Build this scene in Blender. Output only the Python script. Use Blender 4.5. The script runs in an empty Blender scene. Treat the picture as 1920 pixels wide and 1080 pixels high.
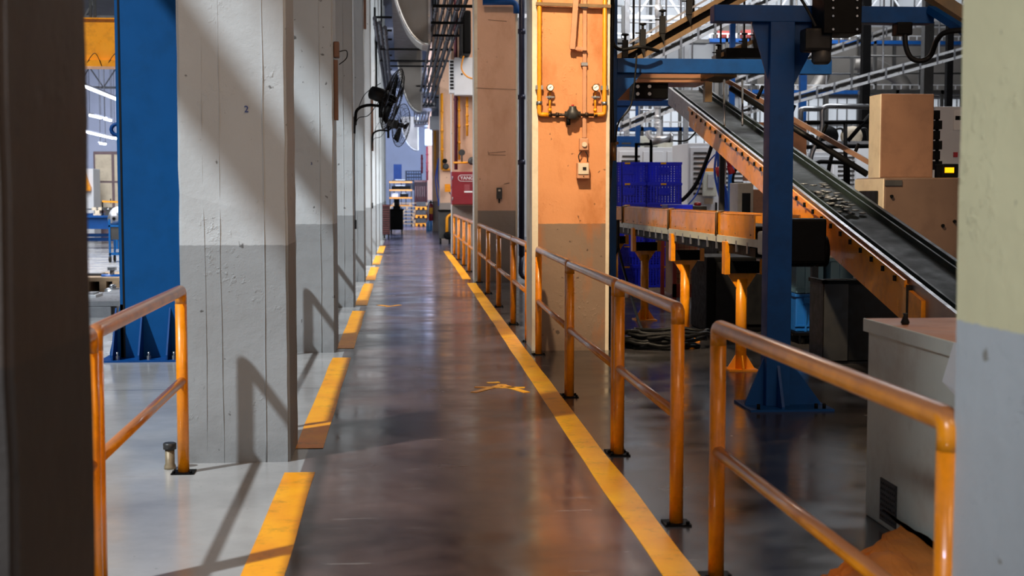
import bpy, bmesh, math, random
from mathutils import Vector, Matrix, noise
random.seed(7)
C = bpy.context.scene
COL = C.collection
# ------------------------------------------------------------------ camera
F = 2560.0; HC = 1.5
pitch = math.atan(176 / F); yaw = math.atan(207 * math.cos(pitch) / F)
cd = bpy.data.cameras.new('camera'); cam = bpy.data.objects.new('camera', cd); COL.objects.link(cam)
cd.sensor_width = 36; cd.lens = F / 1920 * 36; cd.clip_end = 300
cam.location = (0, 0, HC); cam.rotation_euler = (math.pi/2 - pitch, 0, -yaw)
cd.dof.use_dof = True; cd.dof.focus_distance = 10.5; cd.dof.aperture_fstop = 4.0
C.camera = cam
RM = cam.rotation_euler.to_matrix()
# ------------------------------------------------------------------ world, sun, lights, exposure
w = bpy.data.worlds.new('world'); C.world = w; w.use_nodes = True
w.node_tree.nodes['Background'].inputs[0].default_value = (0.76, 0.86, 1.0, 1)
w.node_tree.nodes['Background'].inputs[1].default_value = 0.38
sd = bpy.data.lights.new('sun', 'SUN'); sun = bpy.data.objects.new('sun', sd); COL.objects.link(sun)
sd.energy = 4.2; sd.angle = math.radians(2.0); sd.color = (0.86, 0.94, 1.0)
sun.rotation_euler = Vector((1.17, 1.0, -1.62)).to_track_quat('-Z', 'Y').to_euler()
def area(loc, to, sx, sy, e, col):
    d = bpy.data.lights.new('area_light', 'AREA'); d.shape = 'RECTANGLE'; d.size = sx; d.size_y = sy
    d.energy = e; d.color = col
    o = bpy.data.objects.new('area_light', d); COL.objects.link(o); o.location = loc
    o.rotation_euler = (Vector(to) - Vector(loc)).to_track_quat('-Z', 'Y').to_euler(); return o
WARM = (1.0, 0.66, 0.42)
area((2.2, -2, 6.5), (2.4, 14, 2.2), 4, 2.0, 330, WARM)  # added warm fill for the right pillar fronts, no fixture modelled
area((4.5, 3, 8.0), (4.0, 12, 1.0), 3, 3, 120, WARM)
area((4.0, 30, 8.3), (4.0, 30, 0), 3, 10, 500, (1, .84, .7))
area((9, 38, 8.6), (9, 42, 0), 8, 8, 1900, (.93, .96, 1))
area((12, 43, 8.6), (12, 48, 4), 14, 3, 450, (.93, .96, 1))
area((8, 24, 8.6), (8, 26, 0), 6, 8, 1100, (.93, .96, 1))
area((0.3, 62, 8.0), (0.3, 74, 0), 2.5, 16, 1500, (.74, .82, 1))  # added bluish fill lights for the far end of the aisle
area((0.3, 84, 8.0), (0.3, 96, 2), 2.5, 6, 1100, (.74, .82, 1))
area((-8, 30, 8.5), (-8, 34, 0), 5, 14, 3200, (.92, .95, 1))
area((-12, 62, 8.5), (-12, 76, 3), 12, 14, 5000, (.72, .78, 1))
def spot(loc, to, ang, e, col, blend=.6):  # added fill spots without fixtures, each aimed at what needs brightening
    d = bpy.data.lights.new('fill_spot', 'SPOT'); d.energy = e; d.color = col; d.spot_size = math.radians(ang); d.spot_blend = blend; d.shadow_soft_size = .15
    o = bpy.data.objects.new('fill_spot', d); COL.objects.link(o); o.location = loc
    o.rotation_euler = (Vector(to) - Vector(loc)).to_track_quat('-Z', 'Y').to_euler()
spot((1.75, -3.5, 5.2), (1.75, 13, 2.6), 19, 420, (1, .62, .34), .9)
spot((0.2, 14.2, 6.6), (1.6, 23.4, 3.2), 26, 900, (1, .76, .56), .8)
spot((1.9, 13.9, 6.2), (3.5, 19.8, 1.4), 26, 420, (.9, .94, 1), .8)
spot((-2.4, 0.2, 3.6), (1.8, 4.2, .7), 36, 560, (.84, .92, 1), .9)
spot((0.2, 8.0, 7.4), (3.2, 13.4, 1.4), 36, 4600, (1.0, .78, .52))
C.view_settings.view_transform = 'Standard'; C.view_settings.look = 'None'
C.view_settings.gamma = 1; C.view_settings.use_curve_mapping = False
C.view_settings.exposure = 0.0

# ------------------------------------------------------------------ helpers
def P(px, py, Y):
    d = RM @ Vector(((px - 960) / F, (540 - py) / F, -1)); t = Y / d.y
    return Vector((d.x * t, Y, HC + d.z * t))
def G(px, py):
    d = RM @ Vector(((px - 960) / F, (540 - py) / F, -1)); t = -HC / d.z
    return Vector((d.x * t, d.y * t, 0))
def lin(c):
    f = lambda v: v / 12.92 if v <= .04045 else ((v + .055) / 1.055) ** 2.4
    if isinstance(c, str): c = [int(c[i:i+2], 16) / 255 for i in (0, 2, 4)]
    return tuple(f(v) for v in c) + (1,)
def rgb4(t, k): return tuple(max(0, min(1, v * k)) for v in t[:3]) + (1,)
class MB:
    def __init__(s): s.bm = bmesh.new()
    def poly(s, vs, faces, smooth=False):
        v = [s.bm.verts.new(p) for p in vs]
        for f in faces:
            try: fc = s.bm.faces.new([v[i] for i in f]); fc.smooth = smooth
            except ValueError: pass
        return v
    def box(s, x0, x1, y0, y1, z0, z1, bev=0):
        t = bmesh.new()
        bmesh.ops.create_cube(t, size=1, matrix=Matrix.Translation(((x0+x1)/2, (y0+y1)/2, (z0+z1)/2)) @ Matrix.Diagonal((abs(x1-x0), abs(y1-y0), abs(z1-z0), 1)))
        if bev: bmesh.ops.bevel(t, geom=t.edges[:], offset=bev, segments=2, affect='EDGES', profile=.6)
        s.merge(t); return s
    def merge(s, t):
        me = bpy.data.meshes.new('tmp'); t.to_mesh(me); s.bm.from_mesh(me); bpy.data.meshes.remove(me); t.free()
    def beam(s, p, q, wd, ht, up=(0, 0, 1), bev=0):
        p = Vector(p); q = Vector(q); d = q - p; L = d.length; d.normalize(); up = Vector(up)
        r = d.cross(up)
        if r.length < 1e-4: r = d.cross(Vector((1, 0, 0)))
        r.normalize(); u = r.cross(d)
        m = Matrix((r, d, u)).transposed().to_4x4(); m.translation = (p + q) / 2
        t = bmesh.new(); bmesh.ops.create_cube(t, size=1, matrix=m @ Matrix.Diagonal((wd, L, ht, 1)))
        if bev: bmesh.ops.bevel(t, geom=t.edges[:], offset=bev, segments=2, affect='EDGES')
        s.merge(t); return s
    def cyl(s, p, q, r, seg=14, r2=None, smooth=True):
        p = Vector(p); q = Vector(q); r2 = r if r2 is None else r2
        d = (q - p).normalized(); a = d.orthogonal().normalized(); b = d.cross(a)
        vs = []
        for c, rr in ((p, r), (q, r2)):
            for i in range(seg):
                t = 2 * math.pi * i / seg; vs.append(c + (a * math.cos(t) + b * math.sin(t)) * rr)
        fs = [(i, (i+1) % seg, seg + (i+1) % seg, seg + i) for i in range(seg)]
        v = s.poly(vs, fs, smooth)
        for rg in (v[:seg][::-1], v[seg:]):
            try: s.bm.faces.new(rg)
            except ValueError: pass
        return s
    def tube(s, pts, r, seg=12, rad=0, closed=False):
        pts = [Vector(p) for p in pts]
        if rad: pts = fillet(pts, rad)
        n = len(pts); rings = []; a = None
        for i, p in enumerate(pts):
            if closed: d = (pts[(i+1) % n] - pts[i-1])
            else: d = (pts[min(i+1, n-1)] - pts[max(i-1, 0)])
            d.normalize()
            if a is None: a = d.orthogonal().normalized()
            else:
                a = a - d * a.dot(d)
                a = a.normalized() if a.length > 1e-5 else d.orthogonal().normalized()
            b = d.cross(a)
            rings.append([s.bm.verts.new(p + (a * math.cos(2*math.pi*k/seg) + b * math.sin(2*math.pi*k/seg)) * r) for k in range(seg)])
        for i in range(n if closed else n - 1):
            A = rings[i]; B = rings[(i+1) % n]
            for k in range(seg):
                f = s.bm.faces.new((A[k], A[(k+1) % seg], B[(k+1) % seg], B[k])); f.smooth = True
        if not closed: s.bm.faces.new(rings[0][::-1]); s.bm.faces.new(rings[-1])
        return s
    def prism(s, pts, axis, a, b):
        ax = {'x': lambda u, v, t: (t, u, v), 'y': lambda u, v, t: (u, t, v), 'z': lambda u, v, t: (u, v, t)}[axis]
        n = len(pts); vs = [ax(u, v, a) for u, v in pts] + [ax(u, v, b) for u, v in pts]
        fs = [tuple(range(n))[::-1], tuple(range(n, 2*n))] + [(i, (i+1) % n, n + (i+1) % n, n + i) for i in range(n)]
        s.poly(vs, fs); return s
    def lathe(s, prof, c, axis='z', seg=20):
        c = Vector(c); ax = {'z': Matrix.Identity(3), 'y': Matrix.Rotation(-math.pi/2, 3, 'X'), 'x': Matrix.Rotation(math.pi/2, 3, 'Y')}[axis] if isinstance(axis, str) else axis
        rings = [[s.bm.verts.new(c + ax @ Vector((r * math.cos(2*math.pi*k/seg), r * math.sin(2*math.pi*k/seg), z))) for k in range(seg)] for r, z in prof]
        for A, B in zip(rings, rings[1:]):
            for k in range(seg):
                f = s.bm.faces.new((A[k], A[(k+1) % seg], B[(k+1) % seg], B[k])); f.smooth = True
        s.bm.faces.new(rings[0][::-1]); s.bm.faces.new(rings[-1]); return s
    def build(s, name, m, parent=None, label=None):
        bmesh.ops.recalc_face_normals(s.bm, faces=s.bm.faces[:])
        if parent is not None:
            off = Vector((0, 0, 0)); q = parent
            while q is not None: off += q.location; q = q.parent
            loc = Vector((0, 0, 0))
        else:
            xs = [v.co for v in s.bm.verts]
            off = Vector(((min(v.x for v in xs)+max(v.x for v in xs))/2, (min(v.y for v in xs)+max(v.y for v in xs))/2, min(v.z for v in xs))); loc = off
        bmesh.ops.translate(s.bm, verts=s.bm.verts[:], vec=-off)
        me = bpy.data.meshes.new(name); s.bm.to_mesh(me); s.bm.free()
        for mm in (m if isinstance(m, (list, tuple)) else [m]): me.materials.append(mm)
        o = bpy.data.objects.new(name, me); COL.objects.link(o); o.parent = parent; o.location = loc
        if label: o['label'] = label
        return o
def fillet(pts, rad, n=5):
    out = [pts[0]]
    for i in range(1, len(pts) - 1):
        a, b, c = pts[i-1], pts[i], pts[i+1]; r = min(rad, (a-b).length * .49, (c-b).length * .49)
        p = b + (a-b).normalized() * r; q = b + (c-b).normalized() * r
        for k in range(n + 1):
            t = k / n; out.append(p * (1-t)**2 + b * 2*t*(1-t) + q * t*t)
    out.append(pts[-1]); return out
def smooth_path(pts, n=8):
    pts = [Vector(p) for p in pts]; q = [pts[0]] + pts + [pts[-1]]; out = []
    for i in range(1, len(q) - 2):
        for k in range(n):
            t = k / n; a, b, c, d = q[i-1], q[i], q[i+1], q[i+2]
            out.append(.5 * ((2*b) + (c-a)*t + (2*a-5*b+4*c-d)*t*t + (3*b-a-3*c+d)*t**3))
    out.append(pts[-1]); return out
def tag(o, label, cat, group=None, kind=None):
    o['label'] = label; o['category'] = cat
    if group: o['group'] = group
    if kind: o['kind'] = kind
    return o
def thing(name, label, cat, loc=(0, 0, 0), group=None):
    o = bpy.data.objects.new(name, None); o.empty_display_size = .1; COL.objects.link(o); o.location = loc
    return tag(o, label, cat, group)
def struct(name, mb, m, parent=None):
    o = mb.build(name, m, parent)
    if parent is None: o['kind'] = 'structure'
    return o
def dup(root, loc=None, label=None, rz=None, group=None):
    kids = {}
    for o in list(COL.objects):
        if o.parent: kids.setdefault(o.parent.name, []).append(o)
    def cp(o, par):
        c = o.copy(); COL.objects.link(c)
        if par is not None: c.parent = par
        for ch in kids.get(o.name, []): cp(ch, c)
        return c
    r = cp(root, None)
    if loc is not None: r.location = loc
    if rz is not None: r.rotation_euler = (0, 0, rz)
    if label: r['label'] = label
    if group: r['group'] = group
    return r
def text(name, body, size, loc, rot, m, parent=None, ext=.001):
    cu = bpy.data.curves.new('t', 'FONT'); cu.body = body; cu.size = size; cu.extrude = ext; cu.align_x = 'CENTER'; cu.align_y = 'CENTER'
    t = bpy.data.objects.new('t', cu); COL.objects.link(t)
    bpy.context.view_layer.update()
    me = bpy.data.meshes.new_from_object(t.evaluated_get(bpy.context.evaluated_depsgraph_get()))
    bpy.data.objects.remove(t); bpy.data.curves.remove(cu)
    me.transform(Matrix.Translation(loc) @ rot.to_4x4())
    off = Vector((0, 0, 0)); q = parent
    while q is not None: off += q.location; q = q.parent
    me.transform(Matrix.Translation(-off)); me.materials.clear(); me.materials.append(m)
    o = bpy.data.objects.new(name, me); COL.objects.link(o); o.parent = parent; return o
RFACE = Matrix.Rotation(math.pi/2, 3, 'X')       # text standing upright, facing -Y

# ------------------------------------------------------------------ materials
def nodes(name):
    m = bpy.data.materials.new(name); m.use_nodes = True; nt = m.node_tree
    return m, nt, nt.nodes['Principled BSDF'], lambda t: nt.nodes.new(t), nt.links.new
def mx(nt, fac, a, b):
    n = nt.nodes.new('ShaderNodeMix'); n.data_type = 'RGBA'
    for i, v in ((0, fac), (6, a), (7, b)):
        if hasattr(v, 'is_linked') or hasattr(v, 'links'): nt.links.new(v, n.inputs[i])
        else: n.inputs[i].default_value = v
    return n.outputs[2]
def ramp(nt, src, a, b, lo=0, hi=1):
    n = nt.nodes.new('ShaderNodeMapRange'); nt.links.new(src, n.inputs[0])
    n.inputs[1].default_value = a; n.inputs[2].default_value = b; n.inputs[3].default_value = lo; n.inputs[4].default_value = hi
    return n.outputs[0]
def noi(nt, vec, scale, detail=4, rough=.55):
    n = nt.nodes.new('ShaderNodeTexNoise'); n.inputs['Scale'].default_value = scale; n.inputs['Detail'].default_value = detail
    n.inputs['Roughness'].default_value = rough
    if vec is not None: nt.links.new(vec, n.inputs['Vector'])
    return n.outputs['Fac']
def M(name, c, rough=.55, metal=0, var=.18, scale=5, bump=.0, bscale=60, dirt=None, damt=.5, dscale=3, stretch=None, coat=0, spec=.5):
    m, nt, b, N, L = nodes(name); c = lin(c)
    tc = N('ShaderNodeTexCoord').outputs['Object']; v = tc
    if stretch:
        mp = N('ShaderNodeMapping'); mp.inputs['Scale'].default_value = stretch; L(tc, mp.inputs[0]); v = mp.outputs[0]
    col = mx(nt, ramp(nt, noi(nt, v, scale), .3, .7), rgb4(c, 1 - var), rgb4(c, 1 + var))
    if dirt: col = mx(nt, ramp(nt, noi(nt, v, dscale, 6, .7), .48, .75, 0, damt), col, lin(dirt))
    L(col, b.inputs['Base Color']); b.inputs['Metallic'].default_value = metal
    L(ramp(nt, noi(nt, v, scale * 2), .3, .7, max(.03, rough - .1), min(1, rough + .1)), b.inputs['Roughness'])
    b.inputs['Specular IOR Level'].default_value = spec
    if coat: b.inputs['Coat Weight'].default_value = coat
    if bump:
        bp = N('ShaderNodeBump'); bp.inputs['Strength'].default_value = bump; bp.inputs['Distance'].default_value = .01
        L(noi(nt, v, bscale), bp.inputs['Height']); L(bp.outputs[0], b.inputs['Normal'])
    return m
def EM(name, c, s):
    m, nt, b, N, L = nodes(name); b.inputs['Base Color'].default_value = lin(c)
    b.inputs['Emission Color'].default_value = lin(c); b.inputs['Emission Strength'].default_value = s; return m
def column_mat(name, top, low, dirt, side=None, rust=0):
    m, nt, b, N, L = nodes(name)
    ge = N('ShaderNodeNewGeometry'); pos = ge.outputs['Position']
    sx = N('ShaderNodeSeparateXYZ'); L(pos, sx.inputs[0])
    nz = noi(nt, pos, 30)
    ad = N('ShaderNodeMath'); ad.operation = 'MULTIPLY_ADD'; L(nz, ad.inputs[0]); ad.inputs[1].default_value = .012; L(sx.outputs[2], ad.inputs[2])
    dado = ramp(nt, ad.outputs[0], 1.222, 1.226)
    col = mx(nt, dado, lin(low), lin(top))
    if side:
        sn = N('ShaderNodeSeparateXYZ'); L(ge.outputs['True Normal'], sn.inputs[0])
        col = mx(nt, ramp(nt, sn.outputs[0], -.4, -.6), col, lin(side))  # paler colour on the aisle-facing side paints the light falling there
    var = ramp(nt, noi(nt, pos, 2.2, 6, .6), .3, .7, 0, .35)
    dk = N('ShaderNodeMix'); dk.data_type = 'RGBA'; dk.blend_type = 'MULTIPLY'; L(var, dk.inputs[0]); L(col, dk.inputs[6]); dk.inputs[7].default_value = (.72, .7, .68, 1)
    col = dk.outputs[2]
    sp = ramp(nt, noi(nt, pos, 14, 3, .5), .70, .735, 0, .75)             # chips and small dark scars
    col = mx(nt, sp, col, lin(dirt))
    if rust:
        st = N('ShaderNodeMapping'); st.inputs['Scale'].default_value = (3.5, 3.5, 1.6); L(pos, st.inputs[0])
        col = mx(nt, ramp(nt, noi(nt, st.outputs[0], 1.0, 5, .6), .5, .72, 0, rust), col, lin('a05c20'))
    # grime near the floor
    gr = ramp(nt, sx.outputs[2], .35, 0, 0, .55)
    gm = N('ShaderNodeMath'); gm.operation = 'MULTIPLY'; L(gr, gm.inputs[0]); L(noi(nt, pos, 9, 5), gm.inputs[1])
    col = mx(nt, gm.outputs[0], col, lin(dirt))
    L(col, b.inputs['Base Color']); b.inputs['Roughness'].default_value = .62
    # plaster relief: broad lumps, chipped blisters, fine grain
    h1 = noi(nt, pos, 5, 5, .6); h2 = ramp(nt, noi(nt, pos, 26, 4, .65), .54, .70); h3 = noi(nt, pos, 120, 2)
    pat = ramp(nt, noi(nt, pos, 2.6, 3), .52, .66)
    k = N('ShaderNodeMath'); k.operation = 'MULTIPLY'; L(h2, k.inputs[0]); L(pat, k.inputs[1])
    a = N('ShaderNodeMath'); a.operation = 'MULTIPLY_ADD'; L(k.outputs[0], a.inputs[0]); a.inputs[1].default_value = .55; L(h1, a.inputs[2])
    a2 = N('ShaderNodeMath'); a2.operation = 'MULTIPLY_ADD'; L(h3, a2.inputs[0]); a2.inputs[1].default_value = .12; L(a.outputs[0], a2.inputs[2])
    bp = N('ShaderNodeBump'); bp.inputs['Strength'].default_value = .6; bp.inputs['Distance'].default_value = .012
    L(a2.outputs[0], bp.inputs['Height']); L(bp.outputs[0], b.inputs['Normal'])
    return m
def line_mat():
    m, nt, b, N, L = nodes('yellow_line_paint'); pos = N('ShaderNodeNewGeometry').outputs['Position']
    col = mx(nt, ramp(nt, noi(nt, pos, 3, 5), .35, .7), lin('ffb000'), lin('f09400'))
    col = mx(nt, ramp(nt, noi(nt, pos, 7, 8, .75), .52, .8, 0, .8), col, lin('6a4a14'))
    L(col, b.inputs['Base Color']); b.inputs['Roughness'].default_value = .38; return m
def floor_mat():
    m, nt, b, N, L = nodes('polished_concrete'); pos = N('ShaderNodeNewGeometry').outputs['Position']
    s = N('ShaderNodeSeparateXYZ'); L(pos, s.inputs[0]); x = s.outputs[0]; y = s.outputs[1]
    inl = ramp(nt, x, -.56, -.55); inr = ramp(nt, x, 1.10, 1.12)
    st = N('ShaderNodeMapping'); st.inputs['Scale'].default_value = (.8, .95, 1); L(pos, st.inputs[0])
    nb = noi(nt, st.outputs[0], 1.0, 7, .62)
    left = mx(nt, ramp(nt, noi(nt, pos, 1.1, 7, .6), .3, .7), lin('8e8d8c'), lin('b4b3b0'))
    mid = mx(nt, ramp(nt, nb, .34, .66), lin('2b2021'), lin('66504a'))
    right = mx(nt, ramp(nt, nb, .35, .65), lin('201e1d'), lin('434040'))  # shade right of the aisle put into a darker floor colour
    col = mx(nt, inl, left, mid); col = mx(nt, inr, col, right)
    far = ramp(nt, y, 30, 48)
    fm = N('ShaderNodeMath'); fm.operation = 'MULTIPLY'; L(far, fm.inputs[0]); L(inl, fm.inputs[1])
    col = mx(nt, fm.outputs[0], col, lin('50506a'))  # bluish haze of the far aisle put into the floor colour
    # slab joints every 5.3 m and along the bays
    ym = N('ShaderNodeMath'); ym.operation = 'PINGPONG'; L(y, ym.inputs[0]); ym.inputs[1].default_value = 2.65
    col = mx(nt, ramp(nt, ym.outputs[0], .012, .004, 0, .6), col, lin('2a2625'))
    # scuffs and specks
    sc = N('ShaderNodeMapping'); sc.inputs['Scale'].default_value = (1.2, 9, 1); L(pos, sc.inputs[0])
    col = mx(nt, ramp(nt, noi(nt, sc.outputs[0], 1.6, 4), .64, .72, 0, .35), col, lin('a39a94'))
    col = mx(nt, ramp(nt, noi(nt, pos, 40, 2), .72, .76, 0, .5), col, lin('1c1a19'))
    L(col, b.inputs['Base Color'])
    L(ramp(nt, noi(nt, st.outputs[0], 2.2, 5), .3, .7, .10, .28), b.inputs['Roughness'])
    b.inputs['Specular IOR Level'].default_value = .55
    bp = N('ShaderNodeBump'); bp.inputs['Strength'].default_value = .12; bp.inputs['Distance'].default_value = .01
    L(noi(nt, pos, 3.5, 5), bp.inputs['Height']); L(bp.outputs[0], b.inputs['Normal'])
    return m
WHITE_COL = column_mat('white_plaster_grey_dado', 'bfc4c6', '94989a', '35302c')
TAN_COL = column_mat('shade_tan_plaster_brown_dado', 'cc8a58', '7c6654', '2e2018', side='d6d2c8', rust=.75)  # warm shade painted as tan fronts, lit aisle face painted white
PALE_TAN_COL = column_mat('shade_pale_tan_plaster', 'dcae90', '8f8275', '3a281e', side='d6d2c8', rust=.25)  # same painted shade and light, paler for the second pillar
FAR_COL = column_mat('far_plaster', 'd9b094', '8c8078', '3a281e', side='cfcdc8', rust=.15)  # same painted shade and light for the far pillars
SHADE_COL = column_mat('shade_brown_plaster', '3c332d', '302c2a', '0c0907')  # shade on the nearest left column put into this dark colour
NEAR_TAN = column_mat('cream_plaster_grey_dado', 'e0d8ae', 'bcc1c4', '7a7260')
FLOOR = floor_mat(); YL = line_mat()
RAIL = M('orange_rail_paint', 'f08c08', .33, 0, .12, 6, .04, 50, dirt='9a5a14', damt=.5, dscale=5, coat=.3)
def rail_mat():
    # orange paint, worn on top; the pinkish highlight there is painted in
    m, nt, b, N, L = nodes('sheen_worn_orange_paint'); ge = N('ShaderNodeNewGeometry'); pos = ge.outputs['Position']
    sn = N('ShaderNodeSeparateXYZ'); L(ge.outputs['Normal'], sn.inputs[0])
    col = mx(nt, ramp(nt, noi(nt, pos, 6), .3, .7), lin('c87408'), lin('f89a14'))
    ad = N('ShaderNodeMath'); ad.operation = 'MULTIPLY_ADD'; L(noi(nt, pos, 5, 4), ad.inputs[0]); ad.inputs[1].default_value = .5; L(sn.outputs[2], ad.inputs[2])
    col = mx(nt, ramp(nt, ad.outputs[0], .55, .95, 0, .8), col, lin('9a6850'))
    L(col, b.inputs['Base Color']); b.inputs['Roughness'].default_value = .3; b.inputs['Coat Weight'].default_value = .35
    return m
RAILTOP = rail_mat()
YEL = M('orange_machine_paint', 'ff9a0a', .35, 0, .12, 3, .05, 20, dirt='8a4c12', damt=.6, dscale=4, coat=.25)
YELP = M('yellow_pipe_paint', 'e8960f', .4, 0, .15, 6, 0, 20, dirt='5a3410', damt=.6, dscale=6)
BLUE = M('blue_steel_paint', '004c86', .6, 0, .08, 2, dirt='00385e', damt=.4, spec=.2)
BLUED = M('dark_blue_steel_paint', '003f7c', .55, 0, .14, 2.5, dirt='021c3c', damt=.5, spec=.25)
BLACK = M('black_rubber', '0b0b0c', .55, 0, .2, 8, spec=.3)
BLKM = M('black_metal', '080809', .55, 0, .3, 8, spec=.1)
DARK = M('dark_grey_metal', '3b3a39', .5, .3, .25, 5)
STEEL = M('galvanised_steel', '9a9ca0', .35, .8, .2, 6, dirt='5a534c', damt=.4)
ALU = M('pale_aluminium', 'c9cbce', .35, .5, .1, 6)
BRONZE = M('brown_tinted_rail', '80694c', .38, .6, .2, 4, dirt='3b2c1c', damt=.5)
DUCT = M('duct_sheet_metal', '77736e', .45, .5, .12, 2)
DUCTRIM = M('duct_bright_rim', 'c6c6c4', .3, .6, .1, 4)
CABT = M('tan_machine_sheet', 'c08a66', .5, 0, .12, 2, dirt='6e4a34', damt=.5)
CABG = M('grey_green_cabinet_sheet', 'cdd0c4', .5, 0, .1, 2, dirt='a89a88', damt=.6)
CABT2 = M('brown_machine_sheet', '74533e', .55, 0, .12, 2, dirt='52392a', damt=.6)
CABT3 = M('dull_brown_machine_sheet', '5e493c', .55, 0, .12, 2, dirt='463226', damt=.6)
CABW = M('white_machine_sheet', 'd4d6da', .45, 0, .06, 2)
CREAM = M('cream_sheet', 'cdbfa8', .5, 0, .08, 2, dirt='7c6650', damt=.4)
RED = M('dark_red_paint', '7e1424', .4, 0, .12, 3, coat=.3)
REDM = M('red_cage_paint', '8c2a22', .5, 0, .2, 4)
CRATE = M('blue_crate_plastic', '0820c8', .35, 0, .15, 4)
TOTE = M('grey_blue_tote_plastic', '5d8299', .4, 0, .1, 4)
TOTE2 = M('blue_tote_plastic', '1a63b8', .4, 0, .1, 4)
WOOD = M('pallet_wood', 'b59a7c', .8, 0, .2, 4, .2, 40, stretch=(1, 1, 8))
CARD = M('brown_cardboard', 'cc7c30', .8, 0, .2, 5, .3, 30)
BELT = M('grey_conveyor_belt', '171f23', .6, 0, .15, 3, .05, 60, spec=.25)
BELTB = M('blue_grey_belt_edge', '2c3836', .5, .2, .2, 3)
PAPER = M('white_paper', 'e6e6e6', .7, 0, .03)
WALLC = M('haze_blue_wall', 'c2c8d6', .8, 0, .08, .6)  # blue haze at the far end put into the wall colour
WALLG = M('grey_wall_sheet', 'a9abae', .7, 0, .1, .6)
CEIL = M('dark_roof_deck', '4c4a49', .8, 0, .15, .5)
GLASSW = EM('daylight_panel', 'c9cfd6', .35)
GLASSB = EM('bluish_daylight_panel', 'a8c0f0', .9)
TUBE = EM('lit_tube', 'f4f8ff', 9)
INK = M('blue_ink', '1d3d8c', .6, 0, .05)
INKD = M('dark_pencil', '5a3c2c', .7, 0, .1)
SCREEN = EM('amber_display', 'ffb000', 1.3)
RUBY = M('red_plug_plastic', 'b01c24', .4)
TAG_Y = M('yellow_label', 'e8a20a', .5)
BLUEC = M('blue_cable', '1d4fb4', .45)

# ------------------------------------------------------------------ room shell
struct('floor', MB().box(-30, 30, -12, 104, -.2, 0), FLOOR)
b = MB(); b.box(-5.4, 30, -12, 104, 9, 9.2)
struct('ceiling', b, CEIL)
struct('ceiling_left', MB().box(-30, -11, -12, 104, 9, 9.2).box(-11, -5.4, 44, 104, 9, 9.2), CEIL)
struct('wall_right', MB().box(24, 24.2, -12, 48, 0, 9), WALLG)
struct('wall_left', MB().box(-30.2, -30, -12, 104, 0, 9), WALLG)
struct('wall_back', MB().box(2.4, 24.2, 48, 48.2, 0, 9), WALLG)
struct('wall_far', MB().box(-30, 2.6, 98, 98.2, 0, 9), WALLC)
struct('wall_partition', MB().box(2.2, 2.4, 48, 98, 0, 9), WALLC)
struct('wall_hall', MB().box(-30, -7.0, 80, 80.2, 0, 9), WALLC)
# daylight panels in the back wall of the machine hall
wi = 1
def window(x0, x1, z0, z1, y=47.95, nm=4, nh=2, m=GLASSW):
    global wi
    o = struct('window_%d' % wi, MB().box(x0, x1, y, y + .04, z0, z1), m); wi += 1
    f = MB(); t = .07
    f.box(x0-t, x1+t, y-.06, y+.02, z0-t, z0).box(x0-t, x1+t, y-.06, y+.02, z1, z1+t).box(x0-t, x0, y-.06, y+.02, z0, z1).box(x1, x1+t, y-.06, y+.02, z0, z1)
    for i in range(1, nm): xx = x0 + (x1-x0)*i/nm; f.box(xx-.018, xx+.018, y-.05, y+.01, z0, z1)
    for i in range(1, nh): zz = z0 + (z1-z0)*i/nh; f.box(x0, x1, y-.05, y+.01, zz-.03, zz+.03)
    f.build('window_frame', STEEL, o)
window(6.9, 10.9, 7.0, 8.7, nm=7, nh=1)
window(12.0, 22.0, 7.7, 8.8, nm=16, nh=1)
window(7.4, 11.6, 2.6, 4.6, nm=14, nh=2)
window(12.0, 16.2, 3.0, 4.9, nm=12, nh=2)
window(16.8, 21.6, 2.4, 4.9, nm=14, nh=2)
# bluish windows along the far left of the aisle
def window_side(y0, y1, z0, z1, x=-1.5):
    global wi
    o = struct('window_%d' % wi, MB().box(x-.04, x, y0, y1, z0, z1), GLASSB); wi += 1
    f = MB()
    for yy in (y0, (2*y0+y1)/3, (y0+2*y1)/3, y1): f.box(x-.02, x+.05, yy-.08, yy+.08, z0-.1, z1+.1)
    f.box(x-.02, x+.05, y0, y1, z0-.1, z0).box(x-.02, x+.05, y0, y1, z1, z1+.1)
    f.build('window_frame', CABW, o)
for k in range(3): window_side(62+k*11, 71+k*11, 2.2, 7.2)
struct('wall_aisle', MB().box(-1.75, -1.55, 60, 98, 0, 9), WALLC)

# ------------------------------------------------------------------ columns
def column(x0, x1, y0, y1, ztop, m, name, label, rough=.006, zbase=0.0):
    b = MB(); nx, ny, nz = 7, 7, 60
    t = bmesh.new(); bmesh.ops.create_cube(t, size=1)
    bmesh.ops.bevel(t, geom=[e for e in t.edges if abs(e.verts[0].co.z - e.verts[1].co.z) > .5], offset=.022, segments=2, affect='EDGES')
    for k in range(1, nz):
        z = -.5 + k / nz
        bmesh.ops.bisect_plane(t, geom=t.verts[:] + t.edges[:] + t.faces[:], plane_co=(0, 0, z), plane_no=(0, 0, 1))
    for v in t.verts:
        v.co.x = x0 + (v.co.x + .5) * (x1 - x0); v.co.y = y0 + (v.co.y + .5) * (y1 - y0); v.co.z = zbase + (v.co.z + .5) * (ztop - zbase)
        n = noise.noise_vector(Vector((v.co.x * 3, v.co.y * 3, v.co.z * 9)))
        v.co.x += n.x * rough; v.co.y += n.y * rough
    b.merge(t)
    return b.build(name, m)
LX0, LX1, DY = -1.225, -.632, .58
ys = [2.26, 7.66, 12.97, 18.2, 23.5, 28.8, 34.1, 39.4, 44.7, 50.0, 55.3]
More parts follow.
